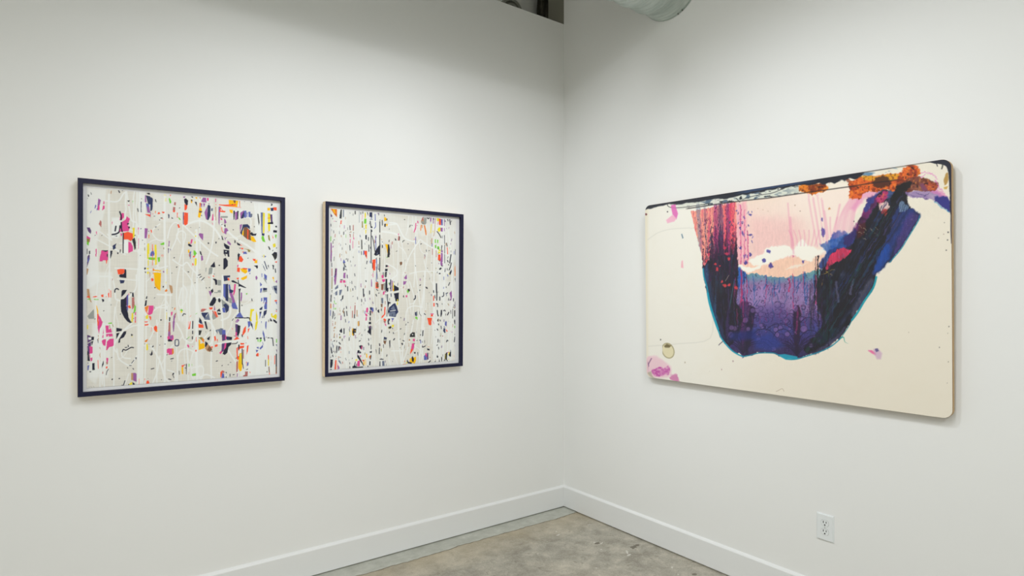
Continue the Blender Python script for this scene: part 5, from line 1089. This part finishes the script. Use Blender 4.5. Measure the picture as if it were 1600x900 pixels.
    zone = np.zeros((S.nv, S.nu)); w, m = S.poly_mask([(1245, 284), (1330, 262), (1440, 246), (1490, 300), (1486, 340), (1420, 318), (1395, 322), (1340, 318), (1245, 308)]); zone[w] = m
    gx = zone * (1.6 * S.noise(2.4, 2.4, 2) + 2.2 * S.noise(8, 8, 2)); gy = zone * (1.6 * S.noise(2.4, 2.4, 2) + 2.2 * S.noise(8, 8, 2))
    S.img = S.img[np.clip(ii + gy * ky, 0, S.nv - 1).astype(int), np.clip(jj + gx * kx, 0, S.nu - 1).astype(int)]
    warm = zone * (S.img[..., 0] > S.img[..., 2] + .25); sp = S.noise(3.2, 3.2, 3)
    lay(warm * sm(.1, .4, sp) * .65, c(96, 34, 16)); lay(warm * sm(.2, .5, -sp) * .5, c(244, 150, 40)); lay(warm * sm(.38, .6, S.noise(5, 5, 3)) * .8, c(40, 18, 16))
    # ---- border along the top: dark strip, mottled pale band, thin black line
    ty, ly = top(X), line(X)
    band = (Y > ty - 3) & (Y < ly) & (X < 1248)
    lay(band * 0.9 * sm(-.9, -.2, n_mid) * sm(1030, 1080, X), c(216, 220, 208))
    lay(band * sm(.12, .42, n_mid * .7 + .6 * S.noise(7, 3, 2)) * sm(1040, 1110, X) * sm(1262, 1190, X) * .9, c(70, 92, 116))
    lay(band * sm(.22, .5, S.noise(6, 4, 3)) * sm(1060, 1110, X) * sm(1300, 1190, X) * .9, c(26, 30, 40))
    th = np.interp(X, [1008, 1020, 1034, 1044, 1060, 1100, 1140, 1200, 1250, 1300, 1345, 1352, 1356], [5.5, 5.0, 4.2, 3.0, 4.6, 6.2, 7.0, 5.2, 5.0, 9.0, 7.5, 2.5, 0.5]) * (1 + .35 * S.noise(8, 8, 2))
    lay(sm(th + 1.0, th - 1.0, Y - ty) * (X < 1400), c(26, 30, 44))
    lay(sm(th * .55 + .8, th * .55 - .8, Y - ty) * sm(1140, 1170, X) * sm(1290, 1240, X) * .8, c(48, 72, 112))
    blue_top = (Y - ty < 6 + 3 * n_mid) & (X > 1350) & (X < 1432)
    lay(blue_top * .8 * sm(0.0, .35, S.noise(9, 5, 2)), c(70, 120, 160)); lay((Y - ty < 1.6) * (X > 1350) * (X < 1475) * .55, c(90, 88, 84))
    lay(np.exp(-((Y - ly) / 0.85) ** 2) * sm(1070, 1076, X) * sm(1412, 1396, X) * .85, c(30, 24, 28))
    S.stroke([(1041, 317), (1043, 322), (1052, 325), (1070, 324), (1084, 322), (1110, 318)], 1.0, c(40, 38, 40), .85, .5); S.stroke([(1160, 312), (1180, 306), (1206, 302), (1226, 294), (1240, 290)], 1.0, c(34, 36, 44), .85, .6); S.stroke([(1150, 310), (1156, 316)], 1.2, c(34, 36, 44), .85, .6)
    # dark corner and side edge at the far end
    S.soft_poly([(1459, 250), (1470, 246), (1492, 246), (1492, 330), (1485, 345), (1483, 300), (1482, 275), (1478, 261), (1472, 257), (1464, 256)], c(26, 28, 46), .7, .98, (.5 * warp[0], .5 * warp[1]))
    S.stroke([(1466, 256), (1465, 260)], 1.6, c(30, 30, 40), .8); S.stroke([(1474, 257), (1471, 264)], 2.2, c(60, 62, 58), .8)
    S.stroke([(1486, 330), (1485.6, 360), (1486.6, 380)], 2.2, c(40, 40, 56), .85, .8); S.stroke([(1486.6, 380), (1487, 420)], .9, c(70, 60, 56), .8, .6)
    S.soft_poly([(1475, 274), (1480, 270), (1482, 282), (1476, 290)], c(176, 130, 50), 1.0, .85, warp); S.soft_poly([(1474, 293), (1481, 291), (1479, 296), (1475, 296)], c(206, 160, 60), .8, .85)
    # ---- marks on the cream ground
    S.soft_poly([(1048, 321), (1055, 319.5), (1059.5, 334), (1057, 343), (1051, 335)], c(222, 96, 178), 1.0, .85); S.soft_poly([(1051, 336), (1057, 341), (1054, 346), (1043, 349), (1041, 344)], c(240, 176, 200), 1.2, .9)
    t = np.linspace(0, 2 * math.pi, 25)
    kx, ky = 1044 + 9.3 * np.cos(t) + 1.8 * np.sin(t), 547.8 + 11.6 * np.sin(t)
    S.soft_poly(np.stack([kx, ky], 1)[:-1], c(226, 216, 178), 1.0, .95); S.stroke(np.stack([kx, ky], 1), 1.5, c(150, 138, 96), .75, 1.2, smooth=False); S.soft_poly([(1037, 541), (1042, 537), (1049, 540), (1046, 543), (1040, 543)], c(96, 84, 50), 1.2, .85)
    S.soft_poly([(1010, 560), (1020, 556), (1034, 562), (1048, 574), (1047, 586), (1030, 590), (1016, 588), (1010, 580)], c(236, 190, 206), 2.5, .75, warp)
    S.soft_poly([(1019, 579), (1025, 589), (1036, 587), (1044, 585), (1047, 575), (1044, 572), (1038, 576), (1032, 572), (1024, 577)], c(190, 64, 160), 1.2, .9, rough, 0.75 + .6 * n_fine)
    S.soft_poly([(1045, 592), (1049, 584), (1059, 587), (1058, 596)], c(206, 110, 166), 1.5, .8, rough); S.stroke([(1012, 580), (1013, 570), (1018, 560)], 1.6, c(110, 60, 110), .7, 1.0); S.stroke([(1011, 562), (1014, 572)], 1.2, c(120, 80, 130), .6, 1.0); S.soft_poly([(1011, 582), (1018, 580), (1018, 592), (1014, 590)], c(176, 170, 148), 1.5, .8)
    S.soft_poly([(1355, 547), (1362, 547), (1369, 552), (1368, 555), (1362, 552)], c(232, 96, 160), 1.0, .85); S.soft_poly([(1364, 545), (1372, 545), (1378, 552), (1376, 561), (1370, 561), (1366, 553)], c(206, 170, 200), 1.8, .75)
    S.soft_poly([(1366, 545), (1371, 544), (1373, 548), (1369, 550)], c(80, 72, 130), .9, .85)
    for i in range(16): S.stroke([(1367 + rs.uniform(0, 10), 550 + rs.uniform(0, 11))] * 2, 1.0, c(150, 110, 180), .7, .6, smooth=False)
    S.soft_poly([(1064.5, 366), (1066, 365.5), (1068, 372), (1066.5, 373)], c(60, 100, 130), .7, .8); S.soft_poly([(1065, 408), (1067, 407), (1068, 419), (1064, 418)], c(240, 166, 184), 1.0, .85)
    for x, y, r, col in ((1009.5, 335, 2, c(110, 40, 50)), (1032, 530.5, 1.4, c(70, 70, 66)), (1043, 331, 1.2, c(50, 40, 50)), (1145, 564, 1.6, c(176, 150, 150)), (1127, 577, 1.3, c(170, 130, 130)), (1070, 566, 1.6, c(190, 180, 160)), (1108, 580, 1, c(180, 160, 150)), (1079, 584, 1, c(180, 165, 150)), (1419, 519, .9, c(150, 140, 120)),
                         (1482, 510, 1.2, c(110, 104, 90)), (1480, 520.5, .9, c(110, 104, 90)), (1467, 542.5, 1.1, c(90, 86, 80)), (1481, 565, 1, c(110, 104, 90)), (1479, 598, .9, c(100, 96, 88)), (1478, 391, 1.1, c(60, 60, 60)), (1480, 375, 1.2, c(70, 70, 70)), (1481, 363, 1.4, c(60, 60, 64)), (1466, 372, .9, c(130, 120, 110)), (1474, 366, .8, c(150, 120, 110)), (1475, 348, .8, c(120, 110, 100)), (1242, 321, 1.2, c(190, 160, 140)), (1250, 330, .9, c(150, 120, 110)), (1334, 346, 1, c(70, 60, 70)),
                         (1184, 326, .8, c(210, 180, 150)), (1192, 328, .8, c(210, 180, 150)), (1200, 330, .7, c(200, 170, 150))):
        S.stroke([(x, y), (x + .2, y + .2)], r * 1.7, col, .85, .7, smooth=False)
    S.stroke([(1211, 612), (1216, 610), (1222, 607), (1225, 611)], .8, c(180, 160, 140), .8, .6)
    return S.done()
IMG3 = make_painting()
# ------------------------------------------------------------------ framed prints
M_NAVY = new_mat('navy_lacquer', rgb(27, 28, 58), 0.45, 0.25)
M_OAK = new_mat('pale_maple', rgb(206, 180, 146), 0.5, 0.3)
def oak(m):
    n, l, b = nodes(m); v = objcoord(m, (3, 40, 40))
    l.new(ramp(m, noise(m, 1.5, 5, 0.6, v), [(0.3, rgb(234, 208, 172)), (0.7, rgb(246, 226, 196))]), b.inputs['Base Color'])
oak(M_OAK)
M_MAT = new_mat('mat_board', (0.82, 0.82, 0.83, 1), 0.8, 0.2)

def colour_mat(name, rough, spec, coat=0.0, bump_scale=0, bump_s=0.0):
    m = new_mat(name, (1, 1, 1, 1), rough, spec)
    n, l, b = nodes(m)
    a = n.new('ShaderNodeVertexColor'); a.layer_name = 'paint'
    l.new(a.outputs['Color'], b.inputs['Base Color'])
    b.inputs['Coat Weight'].default_value = coat; b.inputs['Coat Roughness'].default_value = 0.12
    if bump_scale: bump(m, noise(m, bump_scale, 3, 0.6, objcoord(m)), bump_s, 0.001)
    return m

def painted_grid(name, W, H, img, mat, inside=None):
    """a sheet W x H metres in the local xz plane (front faces -y), one vertex per paint sample"""
    nv, nu = img.shape[:2]
    u = np.linspace(0, W, nu); v = np.linspace(H, 0, nv)
    U, V = np.meshgrid(u, v)
    if inside is not None: U, V = inside(U, V)
    co = np.stack([U, np.zeros_like(U), V], -1).reshape(-1, 3).astype(np.float32)
    i = np.arange(nu * nv).reshape(nv, nu)
    q = np.stack([i[1:, :-1], i[1:, 1:], i[:-1, 1:], i[:-1, :-1]], -1).reshape(-1, 4)
    me = bpy.data.meshes.new(name)
    me.vertices.add(len(co)); me.vertices.foreach_set('co', co.ravel())
    me.loops.add(q.size); me.loops.foreach_set('vertex_index', q.ravel().astype(np.int32))
    me.polygons.add(len(q)); me.polygons.foreach_set('loop_start', np.arange(0, q.size, 4, dtype=np.int32))
    me.update()
    at = me.color_attributes.new('paint', 'FLOAT_COLOR', 'POINT')
    col = np.ones((nu * nv, 4), np.float32); col[:, :3] = lin(np.clip(img, 0, 1)).reshape(-1, 3)
    at.data.foreach_set('color', col.ravel())
    me.materials.append(mat)
    return me

def framed_print(x0, z0, W, H, d_top, d_bot, sheet, img, label, print_label):
    tilt = math.atan2(d_top - d_bot, H)
    # local origin: lower left front edge of the frame; front faces -y; leaning out a little at the top
    root = empty('framed_print', (x0, -d_bot, z0), (tilt, 0, 0), label=label, category='picture', group='two framed abstract prints')
    F, D = 0.0185, 0.038
    def rail(pts, name='frame_rail'):
        # mitred rail: four (u,v) corners in the picture plane; navy face and inside, bare wood outside
        bm = bmesh.new()
        a = [bm.verts.new((u, 0, v)) for u, v in pts]; b = [bm.verts.new((u, D, v)) for u, v in pts]
        faces = [bm.faces.new(a), bm.faces.new(b[::-1])]
        for i in range(4): faces.append(bm.faces.new((a[i], b[i], b[(i + 1) % 4], a[(i + 1) % 4])))
        faces[2].material_index = 1; faces[1].material_index = 1
        bmesh.ops.recalc_face_normals(bm, faces=bm.faces[:])
        me = bpy.data.meshes.new(name); bm.to_mesh(me); bm.free()
        me.materials.append(M_NAVY); me.materials.append(M_OAK)
        return obj(name, me, None, root)
    o = [(0, 0), (W, 0), (W, H), (0, H)]; i = [(F, F), (W - F, F), (W - F, H - F), (F, H - F)]
    for k in range(4): rail([o[k], o[(k + 1) % 4], i[(k + 1) % 4], i[k]])
    box_obj('mat_board', (F - 0.004, W - F + 0.004, 0.0200, 0.0240, F - 0.004, H - F + 0.004), M_MAT, root)
    u0, u1, v0, v1 = sheet
    me = painted_grid('print_sheet', u1 - u0, v1 - v0, img, M_PRINT)
    p = obj('print_sheet', me, None, root); p.location = (u0, 0.0182, v0); p['label'] = print_label
    box_obj('paper_backing', (u0, u1, 0.0184, 0.0199, v0, v1), M_PAPER, root)
M_PRINT = colour_mat('print_ink', 0.7, 0.25, 0.0, 900, 0.05)
M_PAPER = new_mat('paper_edge', rgb(226, 224, 216), 0.8)
framed_print(F1[0], F1[1], F1[2], F1[3], 0.050, 0.042, SHEET1, IMG1,
             'navy framed abstract print with big golden, pink and violet patches, farther from corner', 'print of white lines over linen with bright colour patches')
framed_print(F2[0], F2[1], F2[2], F2[3], 0.051, 0.042, SHEET2, IMG2,
             'navy framed abstract print with small slim vertical flecks, next to the room corner', 'print of dense white strokes over thin colour flecks')

# ------------------------------------------------------------------ unframed painting with rounded corners
def painting():
    y0, z0, W, H = P3
    tilt = math.atan2(0.050 - 0.036, H)
    root = empty('resin_painting', (-0.036, y0, z0), (0, 0, -math.pi / 2), label='cream resin panel painting with rounded corners and dark blue draped form', category='painting')
    root.rotation_euler = (Matrix.Rotation(-tilt, 3, 'Y') @ Matrix.Rotation(-math.pi / 2, 3, 'Z')).to_euler()
    R = 0.034; T = 0.022
    def outline(ins, n=10):
        pts = []
        for cx, cz, a0 in ((W - R, R, -90), (W - R, H - R, 0), (R, H - R, 90), (R, R, 180)):
            for k in range(n + 1):
                t = math.radians(a0 + 90 * k / n); pts.append((cx + (R - ins) * math.cos(t), cz + (R - ins) * math.sin(t)))
        return pts
    bm = bmesh.new()
    loops = [[bm.verts.new((u, y, v)) for u, v in outline(i)] for i, y in ((0.0, 0.0035), (0.0, T), (0.003, T + 0.001))]
    n = len(loops[0])
    for a, b in zip(loops, loops[1:]):
        for k in range(n): bm.faces.new((a[k], a[(k + 1) % n], b[(k + 1) % n], b[k]))
    bm.faces.new(loops[0]); bm.faces.new(loops[-1][::-1])
    obj('wood_panel', bm, M_PANEL, root)
    def inside(U, V):
        # squeeze each row into the rounded outline
        dz = np.minimum(V, H - V); ins = np.where(dz < R, R - np.sqrt(np.maximum(R * R - (R - dz) ** 2, 0)), 0.0)
        return ins + U / W * (W - 2 * ins), V
    me = painted_grid('painted_face', W, H, IMG3, M_RESIN, inside)
    f = obj('painted_face', me, None, root); f.location = (0, 0.0, 0)
    # glossy resin edge between the face and the wood
    bm = bmesh.new()
    loops = [[bm.verts.new((u, y, v)) for u, v in outline(i)] for i, y in ((0.0004, 0.0), (-0.0004, 0.0010), (-0.0004, 0.0035))]
    for a, b in zip(loops, loops[1:]):
        for k in range(n): bm.faces.new((a[k], a[(k + 1) % n], b[(k + 1) % n], b[k]))
    obj('resin_edge', bm, M_REDGE, root, smooth=True)
    # cleat that holds it off the wall
    box_obj('hanging_cleat', (0.2, W - 0.2, T, T + 0.010, H * 0.62, H * 0.72), M_PANEL, root)
M_PANEL = new_mat('birch_plywood', rgb(190, 160, 116), 0.5, 0.4)
M_RESIN = colour_mat('resin_paint', 0.35, 0.5, 0.25)
M_REDGE = new_mat('resin_edge', rgb(150, 112, 74), 0.3, 0.5)
painting()
